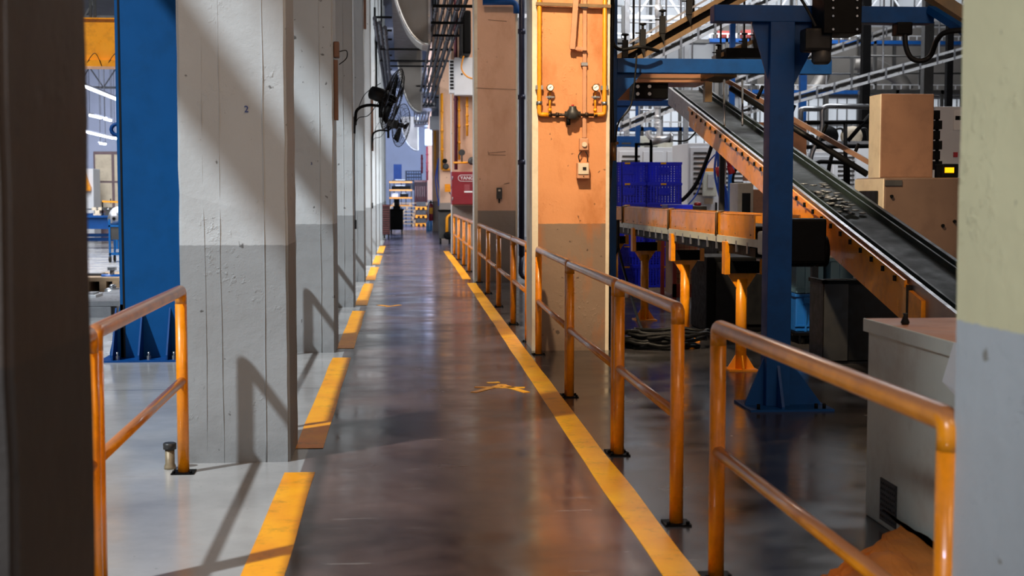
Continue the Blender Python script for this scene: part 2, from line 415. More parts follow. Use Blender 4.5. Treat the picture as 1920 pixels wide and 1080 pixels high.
lab = ['dark shaded concrete column filling the left edge of the view',
       'large white concrete column with grey dado and blue 2 behind the left handrail',
       'white concrete column with small blue 3, second past the left handrail',
       'white concrete column carrying the nearer black wall fan',
       'white concrete column between the two fan columns on the left',
       'white concrete column carrying the farther black wall fan',
       'white concrete column just past the farther wall fan on the left',
       'slim looking far left column, two past the farther fan',
       'far left column just before the dark red wheeled bin',
       'far left column beside the dark wheeled bin',
       'farthest column of the left row, near the pallets']
for i, (y, l) in enumerate(zip(ys, lab)):
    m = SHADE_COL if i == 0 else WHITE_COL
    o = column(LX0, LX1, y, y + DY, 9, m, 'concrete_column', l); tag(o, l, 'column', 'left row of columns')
    if i: # raised plaster seams on the front face
        b = MB()
        for xs, ww in ((LX0 + .135, .002), (LX0 + .225, .0035), (LX1 - .13, .006)):
            pts = [(xs + noise.noise(Vector((xs*9, z*2.3, y))) * .008, y - .001, z) for z in [k*.12 for k in range(74)]]
            b.tube(pts, ww * .7, 5)
        b.build('plaster_seam', WHITE_COL, o)
    if i == 0:
        MB().cyl((LX1 - .003, 2.66, 2.12), (LX1 + .012, 2.66, 2.12), .013, 12).build('bolt_hole_plug', BLACK, o)
    if i == 1: text('painted_number', '2', .05, P(462, 205, y - .006), RFACE, INK, o, .002)
    if i == 2:
        text('painted_number', '3', .035, P(584, 307, y - .006), RFACE, INK, o, .002)
RX0, RX1 = 1.245, 1.975
def rcol(y, m, l, x1=RX1, dy=.68):
    o = column(RX0, x1, y, y + dy, 9, m, 'plaster_pillar', l, .003)
    tag(o, l, 'pillar', 'right row of pillars'); return o
NEARP = rcol(2.31, NEAR_TAN, 'blurred cream and grey pillar at the right edge of the view')
PIL = rcol(12.97, TAN_COL, 'orange-tan pillar carrying yellow pipes, two gauges and a regulator')
PIL2 = rcol(23.35, PALE_TAN_COL, 'pale tan pillar with a small hanging switch on its front')
PIL3 = rcol(34.1, FAR_COL, 'tan pillar carrying the red fire cabinet')
PIL4 = rcol(44.7, FAR_COL, 'tan pillar behind the small dark cart on the right')
PIL5 = rcol(55.3, FAR_COL, 'far pale pillar carrying the fire extinguisher')
PIL6 = rcol(66, FAR_COL, 'farthest pillar of the right row')
for o, y in ((PIL, 12.97), (PIL2, 23.35)):   # metal corner guard with rivets
    b = MB(); b.box(RX0 - .004, RX0 + .05, y - .006, y - .001, .0, 6).box(RX0 - .008, RX0 - .003, y - .006, y + .06, 0, 6)
    for k in range(40): b.cyl((RX0 + .03, y - .009, .1 + k*.15), (RX0 + .03, y - .005, .1 + k*.15), .006, 6)
    b.build('corner_guard', M('cream_corner_guard', 'd9cdb6', .5, 0, .12, 6, dirt='80603c', damt=.6), o)
    b = MB(); b.box(RX1 - .03, RX1 + .004, y - .005, y - .001, 0, 6); b.build('corner_strip', CREAM, o)
# pencil marks on the second pillar
b = MB()
for (x0, y0, x1, y1) in ((915, 287, 948, 284), (915, 290, 948, 291), (915, 284, 917, 290), (915, 37, 950, 40), (893, 165, 968, 168), (945, 345, 955, 343)):
    b.tube([P(x0, y0, 23.34), P(x1, y1, 23.34)], .004, 4)
b.build('pencil_mark', INKD, PIL2)

# ------------------------------------------------------------------ floor lines
def line(poly_l, poly_r, name, label, z=.003):
    b = MB(); n = len(poly_l); vs = [(x, y, z) for x, y in poly_l] + [(x, y, z) for x, y in poly_r]
    vs2 = [(x, y, 0) for x, y, _ in vs]
    fs = []
    for i in range(n - 1): fs.append((i, i+1, n+i+1, n+i)); fs.append((2*n+i, 3*n+i, 3*n+i+1, 2*n+i+1)); fs.append((i, 2*n+i, 2*n+i+1, i+1)); fs.append((n+i, n+i+1, 3*n+i+1, 3*n+i))
    b.poly(vs + vs2, fs); o = b.build(name, YL); tag(o, label, 'floor marking'); return o
def wob(x, y, k): return x + noise.noise(Vector((y * .8, k, 0))) * .012
segs = [(3.2, 7.35, 'nearest dash of the yellow left floor line, beside the handrail column'), (8.05, 12.55, 'long yellow floor dash between the first and second white columns'), (13.3, 17.6, 'yellow floor dash beside the third white column'),
        (18.5, 23.0, 'yellow floor dash beside the nearer fan'), (23.9, 28.2, 'yellow floor dash beside the farther fan column'), (29.2, 33.5, 'far short yellow dash on the left of the aisle'), (34.6, 40, 'farthest yellow dash on the left of the aisle')]
for a, e, l in segs:
    yy = [a + (e - a) * k / 16 for k in range(17)]
    o = line([(wob(-.638, y, 1), y) for y in yy], [(wob(-.472, y, 2), y) for y in yy], 'floor_line', l); o['group'] = 'left floor line dashes'
def rx(y): return 1.015 + .1 * min(1, max(0, (y - 8) / 20))
for a, e, l in ((3.2, 23.0, 'long yellow floor line along the right handrails'), (24.0, 36, 'far yellow floor line past the break on the right')):
    yy = [a + (e - a) * k / 50 for k in range(51)]
    line([(wob(rx(y) + (0 if a < 20 else -.03), y, 3), y) for y in yy], [(wob(rx(y) + .15 + (0 if a < 20 else -.03), y, 4), y) for y in yy], 'floor_line', l)
def strokes(segs, w_, label):
    b = MB()
    for (p, q) in segs:
        p = G(*p); q = G(*q); b.beam(p + Vector((0, 0, .002)), q + Vector((0, 0, .002)), w_, .003)
    o = b.build('floor_mark', YL); tag(o, label, 'floor marking')
strokes([((888, 736), (945, 721)), ((938, 721), (988, 736)), ((890, 726), (984, 727)), ((914, 718), (936, 717))], .055, 'orange brushed arrow mark in the middle of the aisle floor')
strokes([((708, 572), (728, 574)), ((726, 575), (750, 572))], .06, 'small faint orange tick mark farther down the aisle floor')

# ------------------------------------------------------------------ handrails
def rail(p, q, label, group, plates=(1, 1), dbl=False, r=.031):
    p = Vector((p[0], p[1], 0)); q = Vector((q[0], q[1], 0)); H = Vector((0, 0, .985)); rd = .07
    t = thing('handrail', label, 'handrail', p, group)
    d = (q - p).normalized()
    MB().cyl(p, p + Vector((0, 0, .985 - rd)), r, 20).build('post', RAIL, t)
    MB().cyl(q, q + Vector((0, 0, .985 - rd)), r, 20).build('post', RAIL, t)
    pts = [p + Vector((0, 0, .985 - rd)), p + H, q + H, q + Vector((0, 0, .985 - rd))]
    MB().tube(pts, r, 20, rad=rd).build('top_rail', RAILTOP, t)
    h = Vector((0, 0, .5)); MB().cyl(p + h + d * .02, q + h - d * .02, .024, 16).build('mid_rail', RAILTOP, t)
    for c, on in zip((p, q), plates):
        if on:
            b = MB(); b.box(c.x-.06, c.x+.06, c.y-.06, c.y+.06, 0, .008)
            for sx in (-.045, .045):
                b.cyl((c.x+sx, c.y-.045, .008), (c.x+sx, c.y-.045, .022), .008, 6)
            b.build('base_plate', BLKM, t)
    return t
XR = 1.243
rail((XR + .002, 2.995), (1.222, 5.19), 'blurred orange handrail nearest the camera on the right', 'right handrails')
rail((1.24, 6.06), (1.24, 7.72), 'orange handrail with a rounded end opposite the big white column', 'right handrails')
rail((1.235, 7.80), (1.235, 9.98), 'middle orange handrail on the right, before the tan gauge pillar', 'right handrails')
rail((1.235, 10.06), (1.27, 12.66), 'orange handrail touching the front of the tan gauge pillar', 'right handrails')
rail((1.275, 13.8), (1.28, 15.66), 'orange handrail just past the tan gauge pillar', 'right handrails')
rail((1.28, 15.74), (1.285, 18.1), 'second orange handrail past the tan gauge pillar', 'right handrails')
rail((1.285, 18.18), (1.295, 20.5), 'third orange handrail past the tan gauge pillar', 'right handrails')
rail((1.295, 20.58), (1.31, 23.2), 'orange handrail ending at the pale tan pillar', 'right handrails')
for a, e, l in ((24.1, 26.4, 'far orange handrail just past the pale tan pillar'), (26.5, 28.7, 'far orange handrail below the red fire cabinet'), (28.8, 31.3, 'small far orange handrail next to last'), (31.4, 33.95, 'farthest small orange handrail, ending at the fire cabinet pillar')):
    rail((1.30, a), (1.30, e), l, 'right handrails')
rail((-1.15, 5.20), (-1.18, 7.40), 'orange handrail on the left, ending at the big white column', 'left handrails')
rail((-1.15, 2.95), (-1.15, 5.12), 'orange handrail mostly hidden behind the dark left column', 'left handrails')
for i in range(2, 7):
    y = ys[i]
    rail((-1.18, ys[i-1] + .75), (-1.18, y - .25), 'orange handrail in the bay before left column %s' % ['three', 'four', 'five', 'six', 'seven'][i-2], 'left handrails')
# anchor stub on the floor by the left handrail
c = G(319, 879); t = thing('pipe_stub', 'short brown pipe stub on the floor beside the left handrail foot', 'pipe stub', c)
MB().lathe([(.032, 0), (.032, .015), (.026, .03), (.026, .11), (.024, .11)], c, seg=16).build('stub_body', M('brown_stub', '8a7a60', .5, .3, .2, 12), t)
MB().lathe([(.036, .11), (.036, .14), (.03, .145)], c, seg=16).build('stub_cap', DARK, t)

# ------------------------------------------------------------------ blue steel column on the left
y = 12.6; xa, xb = P(228, 400, y).x, -1.75
t = thing('steel_column', 'wide blue steel column with triangular base stiffeners behind the left handrail', 'column', (-2.2, y, 0))
b = MB(); b.box(xa, xb, y, y + .02, 0, 9).box(xa - .03, xa, y - .0, y + .5, 0, 9).box(xb - .02, xb, y + .02, y + .5, 0, 9).box(xa, xb, y + .48, y + .5, 0, 9)
b.build('shaft', BLUE, t)
for k, px in enumerate((203, 252, 304)):
    x = P(px + 4, 660, y).x
    b = MB(); b.prism([(y, .015), (y - .22, .015), (y - .22, .06), (y, .47)], 'x', x + .05, x + .065); b.build('stiffener', BLUED, t)
b = MB(); b.prism([(xa, .015), (xa - .13, .015), (xa - .13, .06), (xa - .03, .5), (xa, .5)], 'y', y, y + .02); b.build('stiffener', BLUE, t)
MB().box(xa - .18, xb + .15, y - .25, y + .6, 0, .015).build('base_plate', BLUED, t)
for px in (222, 281, 328):
    c = P(px, 662, y - .12); MB().cyl((c.x, y - .17, .015), (c.x, y - .17, .05), .02, 6, smooth=False).cyl((c.x, y - .17, .05), (c.x, y - .17, .085), .011, 8).build('anchor_bolt', STEEL, t)
MB().box(xa - .004, xa + .012, y - .004, y, 0, 9).build('edge_shade_strip', BLACK, t)  # black strip stands in for the shaded side of the flange
# hook plate
c = P(219, 243, 12.8); b = MB(); b.tube([(c.x + .05*math.cos(a*.5236), 12.8, c.z + .05*math.sin(a*.5236)) for a in range(12)], .018, 8, closed=True); b.box(c.x+.02, xa, 12.79, 12.81, c.z-.12, c.z-.04)
b.build('lifting_eye', BLUED, t)
# orange crane girder
y = 22; z0, z1 = P(190, 125, y).z, P(190, 36, y).z
t = thing('crane_girder', 'orange overhead crane girder high left of the blue steel column', 'crane', (-6, y, z0))
MB().box(-16, -3.2, y, y + .02, z0 + .1, z1).box(-16, -3.2, y + .36, y + .38, z0 + .1, z1).box(-16, -3.2, y - .03, y + .41, z1, z1 + .02).build('girder_web', YEL, t)
MB().box(-16, -3.2, y - .06, y + .44, z0, z0 + .1).build('bottom_flange', YEL, t)
b = MB()
for px in (178, 218):
    p = P(px, 112, y - .08); b.tube(smooth_path([(p.x - .15, y - .05, z0 + .02), (p.x, y - .08, z0 + .2), (p.x + .1, y - .06, z0)]), .006, 5)
b.build('festoon_cable', BLACK, t)
b = MB()
for px in (168, 176): p = P(px, 36, y); b.box(p.x - .02, p.x + .02, y + .05, y + .1, z1 + .02, z1 + .35)
b.box(-16, -3.2, y + .04, y + .3, z1 + .35, z1 + .4); b.build('hanger', DARK, t)
# tube lamps of the left hall
def tube_lamp(p, q, label):
    t = thing('tube_lamp', label, 'lamp', (p + q) / 2, 'tube lamps in the left hall')
    up = Vector((0, 0, .06)); MB().beam(p + up, q + up, .22, .06).build('lamp_housing', ALU, t)
    MB().cyl(p, q, .05, 8).build('tube', TUBE, t)
    b = MB()
    for s in (p, q): b.cyl(s + up, (s.x, s.y, 8.98), .012, 5)
    b.build('suspension_wire', DARK, t)
for (a, ya, c_, yb, l) in (((150, 159), 49.5, (228, 190), 58, 'longest bright tube lamp under the orange girder'), ((168, 216), 60, (189, 221), 63, 'tube lamp below the longest lamp, left piece'), ((196, 223), 64, (208, 226), 66, 'short tube lamp right of its neighbour in the second row'),
                        ((155, 246), 62, (211, 259), 69, 'long tube lamp in the lower row'), ((215, 259), 70, (228, 262), 72, 'tube lamp beside the blue column in the lower row'), ((188, 269), 74, (198, 270), 77, 'smallest tube lamp, lowest of the row')):
    tube_lamp(P(a[0], a[1], ya), P(c_[0], c_[1], yb), l)
# roof trusses over the left hall and machine hall
def truss(y, x0, x1, z0, z1, label, m=DARK, along='x'):
    t = thing('roof_truss', label, 'truss', ((x0+x1)/2, y, z0), 'roof trusses')
    MB().box(x0, x1, y, y + .12, z1 - .12, z1).box(x0, x1, y, y + .12, z0, z0 + .12).build('chord', m, t)
    b = MB(); n = int((x1 - x0) / 1.4); s = (x1 - x0) / n
    for k in range(n):
        a = x0 + k * s; b.beam((a, y + .06, z0 + .06), (a + s/2, y + .06, z1 - .06), .06, .06, (0, 1, 0)); b.beam((a + s/2, y + .06, z1 - .06), (a + s, y + .06, z0 + .06), .06, .06, (0, 1, 0))
    b.build('web_member', m, t)
for y, l in ((46, 'roof truss above the left hall, nearer one'), (64, 'roof truss above the left hall, middle one'), (76, 'roof truss above the left hall, farthest one')): truss(y, -29, -6, 7.2, 8.4, l)
for y, l in ((33, 'roof truss above the machine hall behind the inclined conveyors'), (43, 'roof truss close to the back windows of the machine hall')): truss(y, 3, 23.5, 7.0, 8.2, l, STEEL)

# workshop things seen in the slot on the left
def metal_block(px, py, Y, wd, hd, m, label, name='steel_block', dz=.25):
    c = P(px, py, Y); x0, x1 = P(px - wd/2, py, Y).x, P(px + wd/2, py, Y).x; z0, z1 = P(px, py + hd/2, Y).z, P(px, py - hd/2, Y).z
    return x0, x1, z0, z1
# low slatted stand carrying steel parts
t = thing('parts_stand', 'low grey steel stand carrying machined parts, seen left of the blue column', 'stand', (-3.75, 17.2, 0))
x0, x1 = P(150, 560, 17).x, P(226, 560, 17).x
MB().box(x0, x1, 16.9, 19.7, .14, .20).build('top_plate', STEEL, t)
for sx in (x0 + .05, x1 - .1):
    for sy in (16.95, 19.5): MB().box(sx, sx + .06, sy, sy + .06, 0, .14).build('leg', DARK, t)
def topitem(name, label, px0, px1, py0, py1, Y, dy, m, cat, shape='box', sub=None):
    a, b_ = P(px0, py1, Y), P(px1, py0, Y); t = thing(name, label, cat, ((a.x+b_.x)/2, Y + dy/2, a.z))
    if shape == 'box':
        MB().box(a.x, b_.x, Y, Y + dy, a.z, b_.z, .006).build('body', m, t)
        MB().box(a.x + .04, b_.x - .04, Y + .04, Y + dy - .04, b_.z, b_.z + .02).build('raised_face', STEEL, t)
    else:
        r = (b_.x - a.x) / 2; MB().lathe([(r, 0), (r, .04), (r*.85, .05), (r*.85, b_.z-a.z-.02), (r*.6, b_.z-a.z)], ((a.x+b_.x)/2, Y + r, a.z), seg=24).build('body', m, t)
        MB().lathe([(r*.35, b_.z-a.z), (r*.35, b_.z-a.z+.04), (r*.2, b_.z-a.z+.05)], ((a.x+b_.x)/2, Y + r, a.z), seg=16).build('hub', STEEL, t)
    return t
topitem('steel_block', 'flat grey steel plate lying lowest in the stack beside the blue column', 150, 208, 575, 597, 16.9, .5, STEEL, 'steel block')
topitem('steel_block', 'small steel block on the left of the lowest plate', 150, 180, 553, 575, 17.5, .4, ALU, 'steel block')
topitem('steel_flange', 'round steel flange with a small hub beside the blue column', 190, 226, 541, 562, 18.9, .5, STEEL, 'flange', 'round')
topitem('steel_block', 'dark long steel bar above the round flange', 150, 224, 553, 566, 18.2, .3, DARK, 'steel block')
t2 = thing('parts_stand', 'second low stand carrying a blue pump, farther left of the blue column', 'stand', (-5, 22, 0))
x0, x1 = P(150, 530, 21.5).x, P(228, 530, 21.5).x
MB().box(x0, x1, 21.4, 23, .16, .22).build('top_plate', WOOD, t2)
for sx in (x0 + .05, (x0+x1)/2, x1 - .12): MB().box(sx, sx + .1, 21.4, 23, 0, .16).build('bearer', WOOD, t2)
a = P(208, 523, 21.6)
t = thing('pump', 'small blue pump with steel cap on the far parts stand', 'pump', (a.x, 21.7, .22))
MB().cyl((a.x - .16, 21.7, a.z), (a.x + .16, 21.7, a.z), .07, 16).build('motor_body', TOTE2, t)
MB().cyl((a.x, 21.7, a.z), (a.x, 21.7, a.z + .15), .035, 12).box(a.x-.06, a.x+.06, 21.64, 21.76, a.z+.13, a.z+.18).build('valve', STEEL, t)
MB().box(a.x - .13, a.x + .13, 21.62, 21.78, .22, a.z - .05).build('foot', DARK, t)
topitem('machined_part', 'dark machined part left of the blue pump', 155, 193, 515, 534, 21.9, .4, BLKM, 'machined part')
# workbenches
def workbench(px0, px1, pyb, Y, label):
    a = P(px0, 400, Y).x; e = P(px1, 400, Y).x
    t = thing('workbench', label, 'workbench', ((a+e)/2, Y, 0), 'blue workbenches')
    MB().box(a, e, Y, Y + .8, .86, .92, .005).build('worktop', BLUED, t)
    for sx in (a + .02, e - .1):
        for sy in (Y + .02, Y + .7): MB().box(sx, sx + .08, sy, sy + .08, 0, .86).build('leg', BLUE, t)
    MB().box(a, e, Y + .6, Y + .66, .2, .3).box(a + .1, e - .1, Y + .1, Y + .6, .55, .86).build('drawer_unit', BLUED, t)
    return t
workbench(120, 221, 465, 38, 'blue workbench seen between the dark column and the blue steel column')
workbench(140, 260, 440, 42, 'farther blue workbench behind the wheeled trolley')
def hz_machine(a, e, Y, z0, z1, m, label):
    t = thing('machine_tool', label, 'machine', ((a+e)/2, Y, 0)); dd = 1.1
    MB().box(a, e, Y, Y + dd, 0, z1, .02).build('housing', m, t)
    w_ = e - a; n = 2
    for k in range(n):
        x0 = a + .06 + k * (w_ - .06) / n; x1 = x0 + (w_ - .12) / n - .06
        d = MB().box(x0, x1, Y - .02, Y, z0 + .1, (z0+z1)/2 - .03, .006).box(x0, x1, Y - .02, Y, (z0+z1)/2 + .03, z1 - .1, .006).build('panel', CREAM, t)
        MB().box(x1 - .06, x1 - .03, Y - .05, Y - .02, z0 + .3, z0 + .45).build('handle', BLACK, d)
    return t
hz_machine(P(175, 300, 46).x, P(250, 300, 46).x, 46, .9, 2.9, M('mauve_frame', '6e5a60', .6), 'beige panelled machine cabinet far left behind the workbenches')
a = P(169, 345, 44); t = thing('machine_tool', 'white and orange machine with sloping hood at the far left', 'machine', (a.x, 44, 0))
MB().box(a.x - .9, a.x + .1, 44, 45, 0, 2.3, .03).build('housing', CABW, t)
MB().prism([(a.x - .6, 1.6), (a.x + .05, 1.6), (a.x + .05, 1.7), (a.x - .2, 2.35), (a.x - .6, 2.35)], 'y', 43.8, 44).build('hood', YEL, t)
# bench tools
def vise(px, py, Y, label, m=DARK):
    c = P(px, py, Y); z = .92; t = thing('bench_vise', label, 'vise', (c.x, Y + .2, z), 'things on the workbenches')
    MB().box(c.x-.1, c.x+.1, Y+.1, Y+.3, z, z+.05).box(c.x-.06, c.x+.06, Y+.12, Y+.28, z+.05, z+.14).build('vise_base', m, t)
    MB().box(c.x-.14, c.x-.03, Y+.12, Y+.28, z+.14, z+.22).box(c.x+.03, c.x+.12, Y+.12, Y+.28, z+.14, z+.22).build('jaw', m, t)
    MB().cyl((c.x-.3, Y+.2, z+.17), (c.x+.2, Y+.2, z+.17), .018, 8).build('screw', STEEL, t)
vise(200, 385, 38, 'bench vise on the nearer blue workbench')
vise(180, 385, 38, 'pale bench vise on the left end of the nearer workbench', CREAM)
c = P(186, 375, 38); t = thing('desk_lamp', 'yellow handled arm tool standing on the nearer workbench', 'tool', (c.x, 38.4, .92))
MB().cyl((c.x, 38.4, .92), (c.x, 38.4, 1.3), .02, 8).build('stand', BLKM, t); MB().beam((c.x, 38.4, 1.3), (c.x + .5, 38.4, 1.28), .05, .05).build('arm', YELP, t)
# trolley with wheels
c = G(215, 492); t = thing('trolley', 'blue trolley with black castors loaded with steel parts beside the blue column', 'trolley', (c.x, c.y, 0))
x0, x1, y0 = c.x - .12, c.x + .75, c.y
b = MB()
for sx in (x0, x1):
    for sy in (y0, y0 + .5): b.box(sx, sx+.04, sy, sy+.04, .14, .95)
b.box(x0, x1+.04, y0, y0+.54, .16, .2).box(x0, x1+.04, y0, y0+.54, .78, .82); b.build('frame', BLUE, t)
MB().box(x0+.04, x1, y0+.02, y0+.5, .5, .78).build('bin', DARK, t)
for sx in (x0+.02, x1+.02):
    for sy in (y0+.02, y0+.5): MB().cyl((sx-.02, sy, .07), (sx+.02, sy, .07), .07, 16).build('castor', BLACK, t)
def gear(px, Y, z, r, label, m=STEEL):
    c = P(px, 400, Y); t = thing('steel_gear', label, 'gear', (c.x, Y, z))
    MB().lathe([(r*.3, -.03), (r, -.03), (r, .03), (r*.3, .03)], (c.x, Y, z + r), 'y', 28).build('gear_ring', m, t)
    MB().lathe([(r*.25, -.05), (r*.25, .05)], (c.x, Y, z + r), 'y', 14).build('gear_hub', BLKM, t)
gear(214, c.y + .2, .82, .14, 'round steel wheel part standing on the blue trolley')
gear(222, c.y + .35, .82, .20, 'larger ring part standing on the right of the blue trolley', ALU)

# ------------------------------------------------------------------ wall fans
def fan(x, y, z, cz, r, ax, label, ex=0):
    # x,y,z bracket foot; ax = direction the fan blows
    t = thing('wall_fan', label, 'fan', (x, y, z), 'black wall fans')
    hub = Vector((x + .42, y - .05, cz))
    MB().box(x - .0, x + .025, y - .04, y + .04, z - .16, z + .06).build('wall_plate', BLKM, t)
    MB().tube([(x + .02, y, z - .05), (x + .03, y, z + .16), (x + .18, y, z + .22), (x + .36, y, z + .2)], .02, 10, rad=.12).build('bracket_arm', BLKM, t)
    MB().box(x + .33, x + .38, y - .03, y + .03, z + .05, z + .42).build('yoke', BLKM, t)
    ax = Vector(ax).normalized(); q = ax.to_track_quat('Z', 'Y').to_matrix()
    c = Vector((x + .36 + ex, y, z + .34))
    if ex: MB().cyl((x + .34, y, z + .2), (x + .36 + ex, y, z + .3), .02, 8).build('extension_arm', BLKM, t)
    MB().lathe([(.05, -.16), (.085, -.14), (.095, -.05), (.09, .08), (.05, .1)], c, q, 18).build('motor', BLACK, t)
    cc = c + ax * .16
    g = MB()
    for rr, dz in ((1, 0), (.82, .055), (.82, -.055), (.55, .085), (.55, -.085), (.22, .09), (.22, -.09)):
        g.tube([cc + q @ Vector((r*rr*math.cos(a*math.pi/18), r*rr*math.sin(a*math.pi/18), dz)) for a in range(36)], .008 if rr == 1 else .004, 5, closed=True)
    for k in range(36):
        a = k * math.pi / 18
        for s in (1, -1):
            g.tube([cc + q @ Vector((r*f*math.cos(a + .25*(1-f)), r*f*math.sin(a + .25*(1-f)), s*d)) for f, d in ((.18, .09), (.55, .086), (.82, .055), (.95, .025), (1, 0))], .003, 4)
    g.build('cage', BLACK, t)
    for k in range(3):
        bl = MB(); vs = []
        for j, f in enumerate((.15, .35, .6, .86)):
            wd = (.25, .5, .55, .38)[j]; a0 = k * 2.094
            for s in (-1, 1):
                for th in (-.003, .003):
                    a = a0 + s * wd / 2; vs.append(cc + q @ Vector((r*f*math.cos(a), r*f*math.sin(a), s*.03 + th)))
        fs = []
        for j in range(3):
            i = j*4; fs += [(i, i+4, i+6, i+2), (i+1, i+3, i+7, i+5), (i, i+1, i+5, i+4), (i+2, i+6, i+7, i+3)]
        fs += [(0, 2, 3, 1), (12, 13, 15, 14)]
        bl.poly(vs, fs, True); bl.build('blade', BLKM, t)
    MB().lathe([(.05, -.04), (.055, .03), (.03, .06)], cc, q, 14).build('hub', BLKM, t)
    b = MB(); b.tube(smooth_path([(x + .36, y - .03, z + .3), (x + .2, y - .05, z + .08), (x + .05, y - .04, z + .02), (x + .012, y - .03, z - .3), (x + .01, y - .03, z - 1.3)]), .006, 5)
    b.tube(smooth_path([(x + .36, y - .03, z + .5), (x + .15, y - .03, z + .35), (x + .04, y - .03, z + .1)]), .005, 5)
    b.box(x, x + .03, y - .06, y - .02, z - 1.42, z - 1.3); b.build('power_cord', BLACK, t)
    return t
fan(LX1 + .006, 18.25, 2.46, 2.9, .42, (.95, -.13, -.30), 'nearer black wall fan reaching into the aisle from the left columns')
fan(LX1 + .006, 28.85, 2.62, 2.9, .45, (.90, -.36, -.16), 'farther black wall fan below and behind the nearer one', .12)
# flat panel fan / heater seen edge-on on the right
z0, z1 = P(880, 105, 33).z, P(880, 15, 33).z
t = thing('wall_heater', 'black flat wall fan seen edge-on beside the pale tan pillar, high up', 'fan', (1.42, 33.2, z0))
MB().box(1.47, 1.68, 33.0, 34.0, z0 + .05, z1 - .05, .05).build('housing', BLKM, t)
MB().box(1.43, 1.48, 32.95, 34.0, z0, z1, .02).build('front_grille', BLACK, t)
MB().tube(smooth_path([(1.5, 33, z0), (1.45, 33, z0 - .3), (1.6, 33, z0 - .5), (1.85, 33, z0 - .55)]), .02, 6).build('power_cord', YELP, t)

# ------------------------------------------------------------------ cable box on second column
y = 13.05
z0, z1 = P(634, 225, y).z, P(634, 112, y).z; zt = P(634, 78, y).z
t = thing('conduit_box', 'brown junction box and flat trunk on the aisle side of the second white column', 'junction box', (LX1, y + .1, z0))
BRN = M('brown_box', '7c5844', .5, .2, .2, 6)
MB().box(LX1 + .002, LX1 + .04, y + .0, y + .08, z0, z1, .004).build('trunk', BRN, t)
MB().box(LX1 + .002, LX1 + .055, y - .02, y + .1, z1 + .02, zt, .01).build('box', BRN, t)
MB().tube(smooth_path([(LX1+.05, y+.05, z1+.08), (LX1+.12, y+.05, z1+.09), (LX1+.12, y+.05, z1+.02), (LX1+.05, y+.05, z1-.04)]), .005, 5).build('cable', BLACK, t)
for (yy, z0, z1, l) in ((23.5, 4.3, 6, 'dark vertical trunk high on a left column above the nearer fan'), (28.85, 2.4, 3.6, 'dark vertical trunk on the left column between the fans'), (34.2, 4.0, 5.6, 'dark short trunk high on a far left column')):
    tag(MB().box(LX1 + .006, LX1 + .05, yy, yy + .12, z0, z1, .004).build('wall_conduit', BRN if yy < 34 else BLKM), l, 'trunking', 'trunks on the left columns')

# ------------------------------------------------------------------ overhead services of the aisle
def elbow(x0, x1, ztop, zb, y0, y1, label):
    t = thing('air_duct', label, 'duct', ((x0+x1)/2, y0, zb), 'big air ducts over the aisle')
    w_, h = x1 - x0, ztop - zb
    arc = [(x1 - w_*math.cos(a*math.pi/24), ztop - h*math.sin(a*math.pi/24)) for a in range(13)]
    MB().prism(arc + [(x1, ztop)], 'y', y0, y1).build('duct_body', DUCT, t)
    for yy in (y0 - .02, ): MB().tube([(u, yy, v) for u, v in arc], .03, 6).build('bright_rim', DUCTRIM, t)
    MB().box(x1, x1 + .05, y0 - .02, y0 + .05, zb, ztop).build('end_flange', STEEL, t)
elbow(P(722, 50, 28).x, P(803, 50, 28).x, 7.2, P(800, 84, 28).z, 28, 29.3, 'large curved grey duct hanging over the aisle near the top')
elbow(P(744, 150, 46).x, P(789, 150, 46).x, 6.6, P(780, 210, 46).z, 46, 47.5, 'second curved duct, above and behind the wall fans')
elbow(P(752, 250, 66).x, P(783, 250, 66).x, 5.2, P(780, 282, 66).z, 66, 67.5, 'farthest pale curved duct in the blue haze')
t = MB().box(-.2, .5, 29.35, 45.7, 5.9, 7.2).build('air_duct', DUCT); tag(t, 'straight duct run joining the first and second curved ducts', 'duct', 'big air ducts over the aisle')
# pipe bundle on trapeze brackets
pipes = [(.66, 4.95, .035), (.80, 5.0, .03), (.92, 5.0, .045), (1.06, 5.0, .05), (1.18, 4.98, .035)]
CON = M('dark_conduit', '4c4f58', .4, .6, .2, 4)
names = ['leftmost', 'second', 'middle', 'fourth', 'rightmost']
for (x, z, r), n in zip(pipes, names):
    b = MB(); b.tube([(x, 24, z), (x, 50, z), (x, 66, z - .2)], r, 10)
    for yy in range(26, 66, 5): b.cyl((x, yy, z), (x, yy + .12, z), r * 1.3, 10)
    tag(b.build('ceiling_pipe', CON), '%s pipe of the bundle over the right side of the aisle' % n, 'pipe', 'pipe bundle over the aisle')
for k in range(5):
    x = -.56 + k * .11
    if k > 2: continue
    b = MB(); b.tube([(x, 30, 5.3 - .1*k), (x, 70, 5.1 - .1*k)], .045, 10)
    for yy in range(31, 70, 3): b.cyl((x, yy, 5.3 - .1*k), (x, yy + .1, 5.3 - .1*k), .06, 10)
    tag(b.build('ceiling_pipe', CON), '%s pipe running along the top of the left columns' % ['leftmost', 'middle', 'right'][k], 'pipe', 'pipes along the left columns')
def trapeze(y, x0, x1, z, label):
    t = thing('pipe_hanger', label, 'pipe hanger', ((x0+x1)/2, y, z), 'black pipe hangers over the aisle')
    MB().box(x0, x1, y, y + .05, z - .05, z).build('cross_bar', BLKM, t)
    for x in (x0 + .04, x1 - .04): MB().cyl((x, y + .025, z), (x, y + .025, 9), .012, 6).build('rod', BLKM, t)
